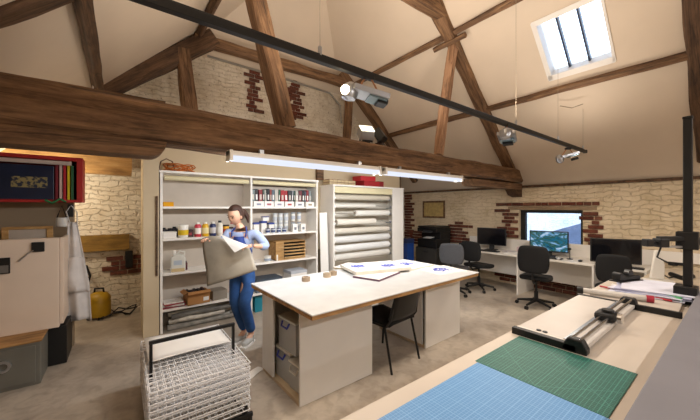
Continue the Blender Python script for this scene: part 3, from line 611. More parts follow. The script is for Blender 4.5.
# ================================================================ ROLL RACK
RXa, RXb, RY = 3.0, 4.79, 4.42
rr = thing('roll_rack', 'tall white rack holding horizontal rolls of paper', 'rack', (RXa, RY, 0)); Wr = RXb - RXa
MB().box(0, 0, 0, .03, .44, 2.02).build('side_panel', SHELFW, rr, bevel=.003); MB().box(Wr - .03, 0, 0, Wr, .44, 2.02).build('side_panel', SHELFW, rr, bevel=.003)
MB().box(Wr - .32, 0, 0, Wr - .03, .02, 2.0).build('front_panel', SHELFW, rr, bevel=.003)
MB().box(-.01, -.01, 1.99, Wr + .01, .44, 2.02).build('top_panel', SHELFW, rr, bevel=.003)
MB().box(.03, .42, 0, Wr - .03, .43, 1.99).build('back_panel', simple('#e0d9cc', .7, var=.04), rr)
MB().box(.03, .0, 1.87, Wr - .33, .06, 1.985).build('blind_box', BLIND, rr, bevel=.01)
zs = [1.80, 1.64, 1.50, 1.34, 1.18, 1.02, .86, .70]
for k, z in enumerate(zs):
    for x in (.05, Wr - .36): MB().box(x - .02, .02, z - .05, x + .02, .14, z - .035).box(x - .02, .02, z - .05, x + .02, .03, z + .0).build('roll_bracket', SILVER if x > 1 else SHELFW, rr)
    MB().tube([(.05, .09, z), (Wr - .36, .09, z)], .012, 8).build('rod', simple('#9a958a', .4), rr, smooth=True)
rolls = [(0.04, 1.42, .05, '#cfc6b4'), (.04, 1.05, .035, '#e2ded4'), (.55, 1.42, .055, '#e6e4dc'), (.12, 1.05, .055, '#e9e3d6'), (.04, 1.42, .05, '#d9d2c4'), (.04, 1.42, .062, '#dcdcda'), (.04, 1.42, .062, '#e4e4e2'), (.04, 1.42, .06, '#dcd8d0')]
for k, ((a, b, r, c), z) in enumerate(zip(rolls, zs)):
    t = thing('paper_roll', '%s roll of paper on the rack, %s' % (('cream wide', 'thin white', 'white right-hand', 'white left-hand', 'cream wide', 'thick greyish', 'thick bright', 'pale wide')[k], ('topmost', 'second from top', 'third from top', 'fourth from top with brown core', 'fifth from top', 'sixth from top', 'seventh from top', 'lowest')[k]), 'paper roll', (RXa + a, RY + .09, z), 0, 'paper rolls on the rack')
    L = b - a; MB().lathe([(r, 0), (r, L)], n=22, M=Matrix.Rotation(R(90), 4, 'Y')).build('paper', simple(c, .6, var=.02, scale=2, bmp=0), t, smooth=True)
    MB().lathe([(.022, -.012), (.022, L + .012)], n=14, M=Matrix.Rotation(R(90), 4, 'Y')).build('core', simple('#7a5a3c', .8), t)
for k in range(7):
    p = (RXa + .03 + k * .085, RY + .16, 2.022)
    t = thing('magazine_stack', 'brown and cream pile of books lying on the roll rack, %s' % ('first from left', 'second from left', 'third from left', 'fourth from left', 'fifth from left', 'sixth from left', 'nearest the red boxes')[k], 'book', p, 0, 'books on the roll rack')
    MB().box(0, 0, 0, .08, .22, .10).build('pages', simple('#c9b48e', .8), t); MB().box(-.001, -.003, 0, .081, .22, .006).box(-.001, -.003, .045, .081, .22, .055).box(-.001, -.003, .095, .081, .22, .103).build('cover', simple(('#7a4a2c', '#8f6a45', '#5c3a26')[k % 3], .6), t)
def rx(px): return at(px, 180, Y=RY + .1).x
for k, (px, z, s, c, lb) in enumerate(((369, 0, (.40, .3, .10), '#9c1c22', 'dark red flat box, bottom of the pile on the roll rack'), (366, .102, (.36, .28, .09), '#b8232a', 'bright red flat box, top left of the pile'), (378.5, .0, (.16, .25, .11), '#7d1a20', 'maroon box at the right of the red pile'))):
    cbox('red_box', lb, 'box', rx(px), RY + .16, 2.022 + z, *s, simple(c, .5, var=.05), random.uniform(-.06, .06), group='red boxes on the roll rack')

# ================================================================ MAIN TABLE
TZt = .82
tb = thing('worktable', 'large white print worktable on two white cupboards', 'table', (1.12, 1.925, 0), R(1.5))
TL, TW = 2.36, 1.19
MB().box(0, 0, TZt - .045, TL, TW, TZt - .012).build('base_board', PLYW, tb, bevel=.002)
MB().box(-.005, -.005, TZt - .012, TL + .005, TW + .005, TZt).build('tabletop', simple('#d6d8d9', .35, var=.07, scale=5, bmp=.02, name='worn_white_top'), tb, bevel=.003)
PH = TZt - .045; rzm = Matrix.Rotation(-R(4.0), 4, 'Z')
def cupboard(x0, x1, y0, y1, open_side):
    MB().box(x0, y0, 0, x1, y0 + .02, PH).build('front_panel', WHITE, tb, bevel=.002)
    MB().box(x0, y1 - .02, 0, x1, y1, PH).build('rear_panel', WHITE, tb, bevel=.002)
    MB().box(x1 - .02, y0 + .02, 0, x1, y1 - .02, PH).build('side_panel', WHITE, tb, bevel=.002)
    MB().box(x0, y0 + .02, 0, x1 - .02, y1 - .02, .03).build('bottom_panel', simple('#cdb592', .5), tb)
cupboard(.04, .83, .25, 1.0, True)
MB().box(.03, .74, .03, .05, .98, PH).build('side_panel', WHITE, tb, bevel=.002)
cupboard(1.66, 2.36, .25, 1.02, False)
MB().box(1.66, .30, 0, 1.68, 1.0, PH).build('side_panel', WHITE, tb)
def tcrate(label, cx, cy, z, sx, sy, sz, lidc, handle):
    t = thing('storage_box', label, 'plastic box', (cx, cy, z), R(4), 'clear boxes inside the worktable cupboard')
    t_ = .004; m = MB(); m.box(-sx/2, -sy/2, 0, sx/2, sy/2, t_).box(-sx/2, -sy/2, 0, -sx/2 + t_, sy/2, sz).box(sx/2 - t_, -sy/2, 0, sx/2, sy/2, sz).box(-sx/2, -sy/2, 0, sx/2, -sy/2 + t_, sz).box(-sx/2, sy/2 - t_, 0, sx/2, sy/2, sz)
    m.build('tub', CLEARP, t)
    MB().box(-sx/2 - .01, -sy/2 - .01, sz, sx/2 + .01, sy/2 + .01, sz + .018).build('lid', simple(lidc, .4, bmp=0), t, bevel=.004)
    MB().cb((0, 0, sz * .3 + .006), (sx * .7, sy * .7, sz * .55)).build('contents', simple('#d6d2ca', .8, var=.3, scale=18), t)
    MB().tube([(-sx/2 - .012, -.06, sz - .01), (-sx/2 - .03, -.05, sz - .05), (-sx/2 - .03, .05, sz - .05), (-sx/2 - .012, .06, sz - .01)], .009, 6).build('handle', simple(handle, .4, bmp=0), t, smooth=True)
tl = lambda x, y: (tb.location.x + x * cos(R(1.5)) - y * sin(R(1.5)), tb.location.y + x * sin(R(1.5)) + y * cos(R(1.5)))
x_, y_ = tl(.27, .66); tcrate('clear plastic box with blue clips low in the worktable cupboard', x_, y_, .032, .36, .26, .26, '#d9d4c8', '#23349a')
x_, y_ = tl(.27, .42); tcrate('clear plastic box nearest the front inside the worktable cupboard', x_, y_, .032, .36, .20, .22, '#d9d4c8', '#c9c4b8')
x_, y_ = tl(.27, .60); tcrate('upper clear box with blue handle stacked in the cupboard', x_, y_, .312, .34, .30, .27, '#c9ccc6', '#23349a')
# things on the table
def onT(px, py): p = at(px, py, z=TZt); return p
def tape(label, px, py, c):
    p = onT(px, py); o = MB().lathe([(.026, 0), (.045, 0), (.045, .045), (.026, .045), (.026, 0)], n=24, cap=False).build('tape_roll', simple(c, .5, bmp=0), loc=p, smooth=True)
    tag(o, label, 'tape', 'tape rolls on the worktable')
tape('brown tape roll standing alone on the worktable', 306, 281, '#a8937b'); tape('tan tape roll near the drawing boards', 327, 277, '#b39f84')
tape('second tan tape roll touching the one near the drawings', 333, 275, '#a08c72')
def print_mat():
    m, nt, b = newmat('blue_print_paper')
    n = N(nt, 'ShaderNodeTexNoise', Scale=7.0, Detail=7.0, Distortion=2.5); nt.links.new(coord(nt), n.inputs[0])
    g = N(nt, 'ShaderNodeTexGradient', gradient_type='SPHERICAL'); nt.links.new(coord(nt, (5.6, 7.0, 1)), g.inputs[0])
    ga = N(nt, 'ShaderNodeMath', operation='ADD'); nt.links.new(g.outputs['Fac'], ga.inputs[0]); nt.links.new(n.outputs[0], ga.inputs[1])
    gate = ramp(nt, ga.outputs[0], [(.78, (0, 0, 0, 1)), (.82, (1, 1, 1, 1))])
    n2 = N(nt, 'ShaderNodeTexNoise', Scale=14.0, Detail=5.0, Distortion=1.8); nt.links.new(coord(nt), n2.inputs[0])
    ink = ramp(nt, n2.outputs[0], [(.38, hexc('#1c2c9c')), (.5, hexc('#3f50b8')), (.56, hexc('#dcdff0'))])
    mx = N(nt, 'ShaderNodeMixRGB'); nt.links.new(gate, mx.inputs[0]); mx.inputs[1].default_value = hexc('#ece9e4'); nt.links.new(ink, mx.inputs[2])
    nt.links.new(mx.outputs[0], b.inputs['Base Color']); b.inputs['Roughness'].default_value = .7; return m
PRINT = print_mat()
def board(name, label, px, py, sx, sy, th, rz, edge, zoff=0, prints=((0, 0),), cat='drawing board'):
    p = onT(px, py); t = thing(name, label, cat, (p.x, p.y, TZt + zoff), rz, 'prints on the worktable')
    MB().box(-sx/2, -sy/2, 0, sx/2, sy/2, th).build('board', edge, t, bevel=.002)
    MB().box(-sx/2 + .004, -sy/2 + .004, th, sx/2 - .004, sy/2 - .004, th + .002).build('sheet', PAPER, t)
    for (a, b) in prints:
        MB().box(-.15, -.11, th + .002, .15, .11, th + .003).build('blue_print', PRINT, t).location = (a, b, 0)
board('dark_board', 'dark frame lying under the thick print board', 377, 275.5, .50, .34, .02, R(18), simple('#6a4a5c', .6), 0, ())
board('print_board', 'thick white board with two blue prints, nearest on the table', 375, 270.5, .74, .50, .035, R(-14), simple('#ddd6c8', .6), .024, ((-.2, .06), (.17, -.04)))
board('print_board', 'white board with a blue print at the back of the table', 408, 266, .52, .46, .02, R(3), simple('#ddd6c8', .6), 0, ((.0, .05),))
board('print_sheet', 'loose sheet with blue print at the right end of the table', 441, 270, .50, .40, .004, R(-8), PAPER, 0, ((.0, .0),), 'print')
board('print_sheet', 'plain tan board peeking out behind the thick print board', 352, 267, .40, .34, .015, R(25), simple('#b9a988', .6), 0, (), 'board')

# ---- the visitor chair
t = thing('visitor_chair', 'black stacking chair pushed under the long side of the worktable', 'chair', (2.28, 2.36, 0), R(-84))
def chair_parts(t):
    MB().sheet(lambda u, v: V(((u - .5) * .44, (v - .5) * .42, .45 + .02 * (2*u - 1) ** 2 - .02 * (2 * v - 1) ** 2)), 8, 8).build('seat', BLACKF, t, solid=.04, smooth=True)
    MB().sheet(lambda u, v: V((.225 + .07 * u + .03 * (1 - (2 * v - 1) ** 2), (v - .5) * (.44 - .05 * u), 50 * .01 + .27 * u)), 8, 8).build('backrest', BLACK, t, solid=.03, smooth=True)
    for s in (-1, 1):
        MB().tube([(-.24, .23 * s, 0), (-.2, .22 * s, .43)], .012, 8).build('leg', BLACK, t, smooth=True)
        MB().tube([(.27, .23 * s, 0), (.17, .22 * s, .43)], .012, 8).build('leg', BLACK, t, smooth=True)
        MB().tube([(-.2, .22 * s, .43), (.19, .22 * s, .43), (.24, .215 * s, .5), (.285, .19 * s, .745)], .012, 8).build('back_frame', BLACK, t, smooth=True)
    for xx in (-.2, .17): MB().tube([(xx, -.22, .42), (xx, .22, .42)], .011, 8).build('seat_rail', BLACK, t)
chair_parts(t)

# ================================================================ DRYING RACK
dr = thing('drying_rack', 'white wire print drying rack with black frame, front left', 'drying rack', (.15, 2.25, 0))
DW, DL = .63, .95
for k in range(16):
    z = .10 + k * .0225; m = MB(); jx = random.uniform(-.006, .006); sag = .0
    y0 = 0 + .012 * (k % 2); 
    for i in range(15): m.tube([(jx + DW * i / 14, y0, z), (jx + DW * i / 14, DL, z + .004)], .0028 if 0 < i < 14 else .0042, 4)
    for i in range(15): m.tube([(jx, y0 + (DL - y0) * i / 14, z), (jx + DW, y0 + (DL - y0) * i / 14, z)], .0028 if 0 < i < 14 else .0042, 4)
    m.build('wire_tray', WIREM, dr)
for sx in (.03, DW - .03):
    for yy in (.33,): MB().box(sx - .01, yy - .012, .03, sx + .01, yy + .012, .64).build('frame_post', BLACK, dr, bevel=.003)
    for yy in (.02, DL - .03): MB().box(sx - .012, yy - .015, 0, sx + .012, yy + .015, .13).build('frame_post', BLACK, dr, bevel=.003)
    MB().box(sx - .012, .03, .04, sx + .012, DL, .07).build('base_bar', BLACK, dr, bevel=.003)
    for k in range(9): MB().tube([(-.004 if sx < .1 else DW + .004, .03 + .11 * k, .1), (-.004 if sx < .1 else DW + .004, .05 + .11 * k, .44)], .0035, 5).build('spring', WIREM, dr)
MB().box(.018, .32, .625, DW - .018, .345, .65).build('top_bar', BLACK, dr, bevel=.003)
MB().box(-.02, .0, .04, DW + .02, .025, .07).build('base_bar', BLACK, dr, bevel=.003)
for sx in (0, DW): MB().tube([(sx, .02, .0), (sx, .02, .045)], .02, 10).build('castor', BLACK, dr)
tag(MB().sheet(lambda u, v: V((.02 + .58 * u, .40 + .50 * v, .008 + .01 * sin(3 * u + 2 * v))), 8, 6).build('print_paper', PAPER, loc=(.15, 2.25, .46), solid=.002, smooth=True), 'sheet of white paper lying on the back of the wire drying rack', 'paper')
tag(MB().sheet(lambda u, v: V((.26 * u, .09 * v + .02 * u, .004 + .008 * sin(5 * u))), 8, 3).build('paper_strip', PAPER, loc=at(252, 379, z=0), rot=(0, 0, R(28)), solid=.002), 'strip of white paper on the floor beside the worktable', 'paper')

# ================================================================ LEFT CORNER
t = thing('grey_chest', 'low grey metal chest with round ring handle, bottom left', 'chest', (LX + .03, 3.91, 0)); cw = -.57 - LX - .03
MB().box(0, 0, 0, cw, .72, .385).build('body', GREYM, t, bevel=.006)
MB().box(-.0, -.008, .385, cw + .008, .73, .40).build('top_board', PLYW, t, bevel=.003)
MB().box(.03, -.008, .03, cw - .03, 0, .36).build('drawer', GREYM, t, bevel=.004)
hp = at(3, 367, Y=3.9)
MB().lathe([(.03, 0), (.05, .0), (.05, .02), (.03, .02), (.03, 0)], n=20, M=Matrix.Translation((hp.x - LX - .03, -.008, hp.z)) @ Matrix.Rotation(R(90), 4, 'X'), cap=False).build('ring_handle', SILVER, t)
t = thing('exposure_unit', 'large upright cream cabinet door panel with black latch', 'cabinet', (LX + .03, 4.2, .40)); pw = -.45 - LX - .03
MB().box(0, 0, 0, pw - .03, .08, .9).build('panel', CREAM, t, bevel=.006); MB().box(pw - .028, .01, .03, pw, .5, .9).build('side_panel', CREAM, t, bevel=.004)
a = at(38, 247, Y=4.19); b = at(3, 266, Y=4.19)
MB().cb((a.x - LX - .03, -.008, a.z - .4), (.09, .016, .095)).build('latch', BLACK, t, bevel=.004)
MB().tube([(a.x - LX - .06, -.012, a.z - .43), (a.x - LX - .1, -.012, a.z - .46), (a.x - LX - .16, -.012, a.z - .53)], .006, 6).build('latch_cable', simple('#9a9288', .5), t, smooth=True)
MB().cb((b.x - LX - .03, -.008, b.z - .4), (.09, .016, .15)).build('recessed_handle', BLACK, t, bevel=.004)
MB().cb((b.x - LX - .03, -.014, b.z - .43), (.07, .01, .07)).build('handle_plate', simple('#7c7a78', .4, .5), t)
MB().box(pw - .25, .06, -.395, pw + .02, .5, -.005).build('stand', BLACK, t, bevel=.004)
tag(bx('wooden_batten', OAK_DK, (0, 0, 0), (.02, .02, 1.0), loc=(.365, 4.478, .75)), 'thin dark upright batten on the wall beside the shelving', 'batten')
# red rack of screens
RZ0 = 1.66; rk = thing('screen_rack', 'red painted wooden rack holding printing screens, upper left', 'rack', (LX, 4.45, RZ0)); rw = -.32 - LX
MB().box(0, 0, 0, rw, .28, .03).build('rack_base', RED, rk, bevel=.003); MB().box(0, 0, .45, rw, .28, .49).build('rack_top', RED, rk, bevel=.003)
MB().box(rw - .05, 0, .03, rw, .28, .45).build('rack_side', RED, rk, bevel=.003); MB().box(0, .27, .03, rw, .28, .45).build('rack_back', simple('#6a1818', .6), rk)
MB().box(.1, -.004, .40, rw - .09, .0, .44).build('paper_strip', simple('#b9a9a0', .7), rk)
def rk_s(name, label, x0, x1, y, c, cat, th=.03, z1=.36): tag(bx(name, simple(c, .5, var=.1), (LX + x0, 4.45 + y, RZ0 + .03), (LX + x1, 4.45 + y + th, RZ0 + .03 + z1)), label, cat, 'screens in the red rack')
t = thing('printing_screen', 'dark blue printing screen with a gold motif in the red rack', 'screen', (LX + .02, 4.44, RZ0 + .03), 0, 'screens in the red rack')
MB().box(0, 0, 0, .80, .02, .35).build('mesh', simple('#16223c', .3, var=.15, name='blue_mesh'), t, bevel=.003)
gx = at(31, 183, Y=4.44).x - LX - .02
m, nt, b = newmat('gold_motif'); n = N(nt, 'ShaderNodeTexNoise', Scale=28.0, Detail=3.0); nt.links.new(coord(nt), n.inputs[0]); nt.links.new(ramp(nt, n.outputs[0], [(.45, hexc('#1c2840')), (.55, hexc('#8f8458'))]), b.inputs['Base Color'])
MB().box(gx - .14, -.002, .12, gx + .12, 0, .23).build('motif', m, t)
for k, (c, lb) in enumerate((('#7a1c28', 'dark red screen frame upright in the red rack'), ('#c9b0a8', 'pale screen frame upright in the red rack'), ('#b01f2c', 'scarlet screen frame upright in the red rack'), ('#c8b216', 'yellow screen frame upright in the red rack'), ('#2e5f3c', 'green screen frame upright at the rack side'))):
    x0 = .83 + .031 * k
    if x0 + .024 < rw - .05: rk_s('silk_screen', lb, x0, x0 + .02, .02, c, 'frame', .22, .37)
tag(MB().tube([at(45, 200, Y=4.42), at(52, 203, Y=4.42), at(60, 199, Y=4.42), at(66, 202, Y=4.42)], .012, 6).build('green_rag', simple('#1f6a3c', .7)), 'bit of green cloth on the edge of the red rack', 'cloth')
t = thing('framed_picture', 'small wooden frame with pale sheet leaning above the cream panel', 'picture frame', at(28, 236, Y=4.62) - V((0, 0, .1)))
MB().box(-.19, 0, 0, .19, .02, .03).box(-.19, 0, .17, .19, .02, .2).box(-.19, 0, .03, -.14, .02, .17).box(.14, 0, .03, .19, .02, .17).build('frame', PINE, t, bevel=.003)
MB().box(-.14, .01, .03, .14, .015, .17).build('sheet', simple('#b5a798', .7), t)
# hanging apron
p = at(75, 226, Y=4.60)
def ap(u, v):
    wd = .06 + .12 * min(1, v * 1.6) ; return V((p.x - .02 + (u - .5) * 2 * wd * .62 + .05 * v, 4.60 + .03 * sin(u * 9) * (.3 + v) - .02 * v, 1.44 - 1.15 * v + .05 * sin(u * 3) * v))
t = thing('hanging_apron', 'pale grey apron hanging at the end of the drab wall', 'apron', (0, 0, 0))
MB().sheet(ap, 20, 24).build('cloth', simple('#cdc8c5', .9, var=.1, scale=9, bmp=.3, name='apron_cloth'), t, solid=.006, smooth=True)
MB().sheet(lambda u, v: ap(.1 + .9 * u, .35 + .35 * v) + V((-.06 * (1 - u) * (1 - abs(2 * v - 1)), -.05, 0)), 10, 10).build('folded_flap', simple('#cdc8c5', .9, var=.1, scale=9, bmp=.3, name='apron_cloth'), t, solid=.006, smooth=True)
MB().tube([(p.x - .04, 4.58, 1.43), (p.x - .07, 4.57, 1.56), (p.x - .03, 4.56, 1.63), (p.x + .02, 4.57, 1.55), (p.x + .02, 4.58, 1.43)], .006, 6).build('neck_strap', simple('#b9b5b0', .8), t, smooth=True)
tag(MB().box(-.02, 0, 0, .03, .05, .14).build('wall_bracket', BLACK, loc=(-.445, 4.66, 1.50), bevel=.004), 'black bracket under the right end of the red rack', 'bracket')
t = thing('hanging_mask', 'clear plastic visor with black strap hanging under the red rack', 'visor', at(62, 222, Y=4.55))
MB().sheet(lambda u, v: V((.05 * sin((u - .5) * 2.6), -.05 * cos((u - .5) * 2.6), .05 - .10 * v)), 10, 5).build('visor', CLEARP, t, solid=.003, smooth=True)
MB().tube([(-.04, -.02, .04), (.0, .0, .18), (.04, -.02, .04)], .006, 6).build('strap', BLACK, t, smooth=True)
# recess: wooden ledge, yellow machine, cables
a = at(80, 235, Y=5.95); b = at(141, 251, Y=5.95)
tag(bx('wall_panel', wood('honey_board', '#7a5a24', '#93702f', '#a8843c', cracks=False, b_=.15), (-.75, 5.90, .95), (.13, 5.99, 1.19), bevel=.004), 'honey coloured wooden panel on the painted brick recess wall', 'panel')
bz = at(129, 260, Y=5.93)
tag(bx('junction_box', BLACK, (bz.x - .05, 5.93, bz.z - .12), (bz.x + .05, 5.99, bz.z + .14), bevel=.004), 'tall black junction box under the honey wooden panel', 'electrical box')
mp = at(99, 318, z=0)
t = thing('yellow_vacuum', 'yellow and black vacuum machine on the floor of the recess', 'vacuum cleaner', mp, R(-20))
MB().lathe([(.13, .04), (.14, .08), (.14, .24), (.13, .27)], n=20).build('drum', simple('#b08a18', .45), t, smooth=True)
MB().lathe([(.14, .27), (.135, .31), (.10, .36), (.05, .38)], n=20).build('motor_head', simple('#b08a18', .45), t, smooth=True)
MB().tube([(-.06, 0, .36), (-.05, 0, .43), (.05, 0, .43), (.06, 0, .36)], .014, 8).build('handle', BLACK, t, smooth=True)
for k in range(4): MB().ball((.12 * cos(k * pi / 2 + .7), .12 * sin(k * pi / 2 + .7), .025), .025, 10, 6).build('castor', BLACK, t)
MB().tube([(-.13, 0, .15), (-.2, .05, .3), (-.16, .12, .6), (-.22, .15, .75)], .016, 8).build('hose', BLACK, t, smooth=True)
for k, lb in enumerate(('black cable looping on the floor right of the yellow machine', 'second black cable on the recess floor, flatter loop')):
    q = at(118 + 6 * k, 316 - 3 * k, z=0)
    pts = [(q.x + (.2 - .05 * k) * cos(a) * (1 + .3 * sin(2 * a)), q.y + .16 * sin(a), .012 + .05 * (1 + sin(3 * a + k)) * (1 - k * .5)) for a in [i * .45 for i in range(16)]]
    tag(MB().tube(pts, .009, 6).build('floor_cable', BLACK, smooth=True), lb, 'cable')

# ================================================================ DESKS ALONG THE WINDOW WALL
DX = 5.83; DZ = .72
def desk(y0, y1, label, ends):
    t = thing('desk', label, 'desk', (DX, y0, 0), 0, 'computer desks'); L = y1 - y0
    MB().box(0, .002, DZ - .028, WX - DX - .04, L - .002, DZ).build('desktop', WHITEL, t, bevel=.003)
    for e_ in ends: MB().box(.0, e_, 0, WX - DX - .06, e_ + .025, DZ - .028).build('side_panel', WHITE, t, bevel=.002)
    MB().box(WX - DX - .25, .03, .25, WX - DX - .235, L - .03, DZ - .028).build('modesty_panel', WHITE, t)
    MB().box(WX - DX - .04, .002, DZ - .03, WX - DX - .015, L - .002, .95).build('upstand', WHITE, t, bevel=.003)
desk(2.56, 3.95, 'white computer desk furthest from the camera, by the printer', (0, 1.36))
desk(1.44, 2.55, 'white computer desk under the window', (0,))
desk(.85, 1.43, 'white computer desk nearest the camera with the large dark monitor', (0,))
struct(MB().box(WX - .05, BY, .80, WX, .84, .95).build('trim_6', WHITE, bevel=.004))
def monitor(label, y, w_, h_, z0, rz, on, x=6.22):
    t = thing('computer_monitor', label, 'monitor', (x, y, DZ), rz, 'monitors on the desks')
    MB().box(0, -w_ / 2, z0, .035, w_ / 2, z0 + h_).build('case', BLACK, t, bevel=.008)
    MB().box(-.002, -w_ / 2 + .018, z0 + .02, 0, w_ / 2 - .018, z0 + h_ - .018).build('screen', screen_mat('screen_' + ('on' if on else 'off'), on), t)
    MB().prism([(.03, -.05, .0), (.03, .05, 0), (.06, .05, z0 + .15), (.06, -.05, z0 + .15)], (.015, 0, 0)).build('stand_neck', BLACK, t)
    MB().box(-.09, -.11, 0, .12, .11, .012).build('stand_foot', BLACK, t, bevel=.004)
monitor('dark monitor on the furthest desk left of the window', 3.27, .58, .36, .10, R(10), False)
monitor('monitor showing a bright blue landscape under the window', 2.2, .60, .38, .08, R(14), True)
monitor('large dark monitor nearest the camera on the right desk', 1.22, .60, .37, .04, R(20), False, x=6.0)
for y, lb in ((3.2, 'black keyboard before the furthest dark monitor'), (2.12, 'black keyboard before the landscape monitor'), (1.1, 'black keyboard before the nearest dark monitor')):
    t = thing('keyboard', lb, 'keyboard', (5.98 if y > 1.5 else 5.93, y, DZ), R(4)); MB().box(-.07, -.21, 0, .07, .21, .015).build('case', BLACK, t, bevel=.004)
    m = MB()
    for i in range(4):
        for j in range(12): m.box(-.06 + i * .03, -.2 + j * .0335, .015, -.035 + i * .03, -.172 + j * .0335, .02)
    m.build('keys', simple('#2a2a2d', .5), t)
for i, (y, lb) in enumerate(((1.85, 'slim black desk microphone beside the landscape monitor'), )):
    t = thing('desk_stand', lb, 'microphone', (6.15, y, DZ)); MB().lathe([(.045, 0), (.045, .012), (.01, .02)], n=16).build('base', BLACK, t); MB().tube([(0, 0, .01), (0, 0, .16)], .006, 6).build('stem', BLACK, t); MB().ball((0, 0, .18), .022).build('head', BLACK, t)
for y, x_, c, lb in ((1.66, 6.0, '#17171a', 'black mouse near the window desk edge'), (1.95, 5.95, '#cfd0d4', 'white mouse beside the landscape monitor keyboard')):
    tag(MB().ball((0, 0, .012), (.055, .03, .018)).build('computer_mouse', simple(c, .4), loc=(x_, y, DZ + .005), smooth=True), lb, 'mouse')
for k, (y, s, c) in enumerate(((2.75, .2, '#dcdad6'), (2.86, .19, '#c8c4c8'))):
    cbox('paper_pile', ('low pile of white papers on the furthest desk', 'grey papers beside the white pile on the furthest desk')[k], 'paper', 6.03 + .2 * k, y + .04 * k, DZ, .28, s, .02, simple(c, .7), .1 + k)
cbox('desk_box', 'small white and pink carton by the window end of the furthest desk', 'box', 6.3, 2.72, DZ, .1, .1, .11, simple('#c9b4b8', .6), tab=simple('#a84a5a', .6))
t = thing('desk_phone', 'black and white desk phone on the furthest desk left end', 'phone', (6.1, 3.82, DZ), R(30)); MB().box(-.09, -.1, 0, .09, .1, .05).build('body', BLACK, t, bevel=.01)
MB().tube([(-.05, -.11, .09), (-.05, 0, .10), (-.05, .11, .09)], .022, 8).build('handset', BLACK, t, smooth=True); MB().box(-.02, -.06, .05, .06, .06, .055).build('keypad', WHITEL, t)
# office chairs
def office_chair(label, x, y, rz, fab, bz=.95, bw=.44):
    t = thing('office_chair', label, 'office chair', (x, y, 0), rz, 'office chairs at the desks')
    MB().sheet(lambda u, v: V(((u - .5) * .44, (v - .5) * .46 * (1 - .12 * (2 * u - 1) ** 2), .48 + .012 * cos(4 * u))), 8, 8).build('seat', fab, t, solid=.07, smooth=True, bevel=.0, sub=1)
    def bk(u, v):
        a = (u - .5) * 2; b = (v - .5) * 2; k = math.sqrt(max(0, 1 - .35 * abs(b) ** 3)); return V((-.25 - .04 * (1 - a * a) , a * bw / 2 * k, .60 + (bz - .60) * v + .02 * (1 - a * a) * (1 if v > .5 else -1)))
    MB().sheet(bk, 8, 8).build('backrest', fab, t, solid=.06, smooth=True, sub=1)
    MB().tube([(-.29, 0, .75), (-.30, 0, .5), (-.2, 0, .42), (0, 0, .42)], .018, 8).build('back_bracket', BLACK, t, smooth=True)
    MB().lathe([(.03, .10), (.03, .25), (.018, .26), (.018, .44)], n=14).build('gas_lift', BLACK, t, smooth=True)
    for k in range(5):
        a = 2 * pi * k / 5 + .3; c_, s_ = cos(a), sin(a)
        MB().tube([(0, 0, .115), (.27 * c_, .27 * s_, .07)], [.028, .016], 8).build('leg', BLACK, t, smooth=True)
        w_ = MB().lathe([(.028, -.02), (.028, .02)], n=12, M=Matrix.Translation((.28 * c_, .28 * s_, .029)) @ Matrix.Rotation(a, 4, 'Z') @ Matrix.Rotation(R(90), 4, 'X')).build('castor', BLACK, t)
office_chair('black office chair pulled up to the furthest desk', 5.62, 3.2, R(-5), BLACKF)
office_chair('grey backed office chair left of the black one, behind the table', 5.0, 3.32, R(20), GREYF)
office_chair('black office chair at the desk under the window', 5.38, 2.08, R(12), BLACKF, 1.0)
office_chair('black office chair in front of the nearest dark monitor', 5.55, 1.12, R(5), BLACKF, .96, .38)
# printer on cabinet
t = thing('filing_cabinet', 'dark low cabinet carrying the printer by the brick wall', 'cabinet', (5.95, 4.52, 0))
MB().box(-.3, -.3, 0, .3, .3, .68).build('body', simple('#2a2825', .5), t, bevel=.006)
for k in range(2): MB().box(-.312, -.28, .04 + .32 * k, -.3, .28, .34 + .32 * k).build('drawer', simple('#353330', .5), t, bevel=.003); MB().box(-.322, -.06, .26 + .32 * k, -.312, .06, .28 + .32 * k).build('handle', BLACK, t)
MB().box(.02, -.303, .38, .1, -.3, .47).build('sticker', PAPER, t)
t = thing('office_printer', 'bulky black office copier on the dark cabinet', 'printer', (5.95, 4.52, .68))
MB().box(-.27, -.27, 0, .27, .27, .2).build('paper_base', BLACK, t, bevel=.01); MB().box(-.12, -.27, .2, .27, .27, .36).build('body', BLACK, t, bevel=.01)
MB().box(-.28, -.28, .36, .27, .27, .45).build('scanner', BLACK, t, bevel=.01); MB().box(-.27, -.26, .455, .27, .26, .50).build('lid', simple('#1c1c1e', .4), t, bevel=.012)
MB().cb((-.3, -.05, .38), (.1, .26, .02), (0, R(-25), 0)).build('control_panel', simple('#2d3034', .3), t); MB().cb((-.18, 0, .235), (.18, .22, .006), (0, R(-8), 0)).build('output_paper', PAPER, t)
cbox('blue_drum', 'blue plastic container on the floor behind the worktable end', 'container', 5.27, 4.75, .35, .22, .22, .55, simple('#123a80', .4), 0, simple('#1a2a50', .4))
cbox('low_cabinet', 'small dark stand under the blue container', 'stand', 5.27, 4.75, 0, .26, .24, .35, simple('#3a3028', .6))
t = thing('wall_picture', 'brown wooden picture frame hanging on the painted brick wall', 'picture frame', (WX - .03, 4.99, 1.34))
MB().box(0, -.35, 0, .025, .35, .045).box(0, -.35, .40, .025, .35, .445).box(0, -.35, .045, .025, -.305, .40).box(0, .305, .045, .025, .35, .40).build('frame', OAK, t, bevel=.004)
MB().box(.012, -.305, .045, .02, .305, .40).build('picture', simple('#b79f68', .35, var=.2, scale=14, name='faded_gold_picture'), t)
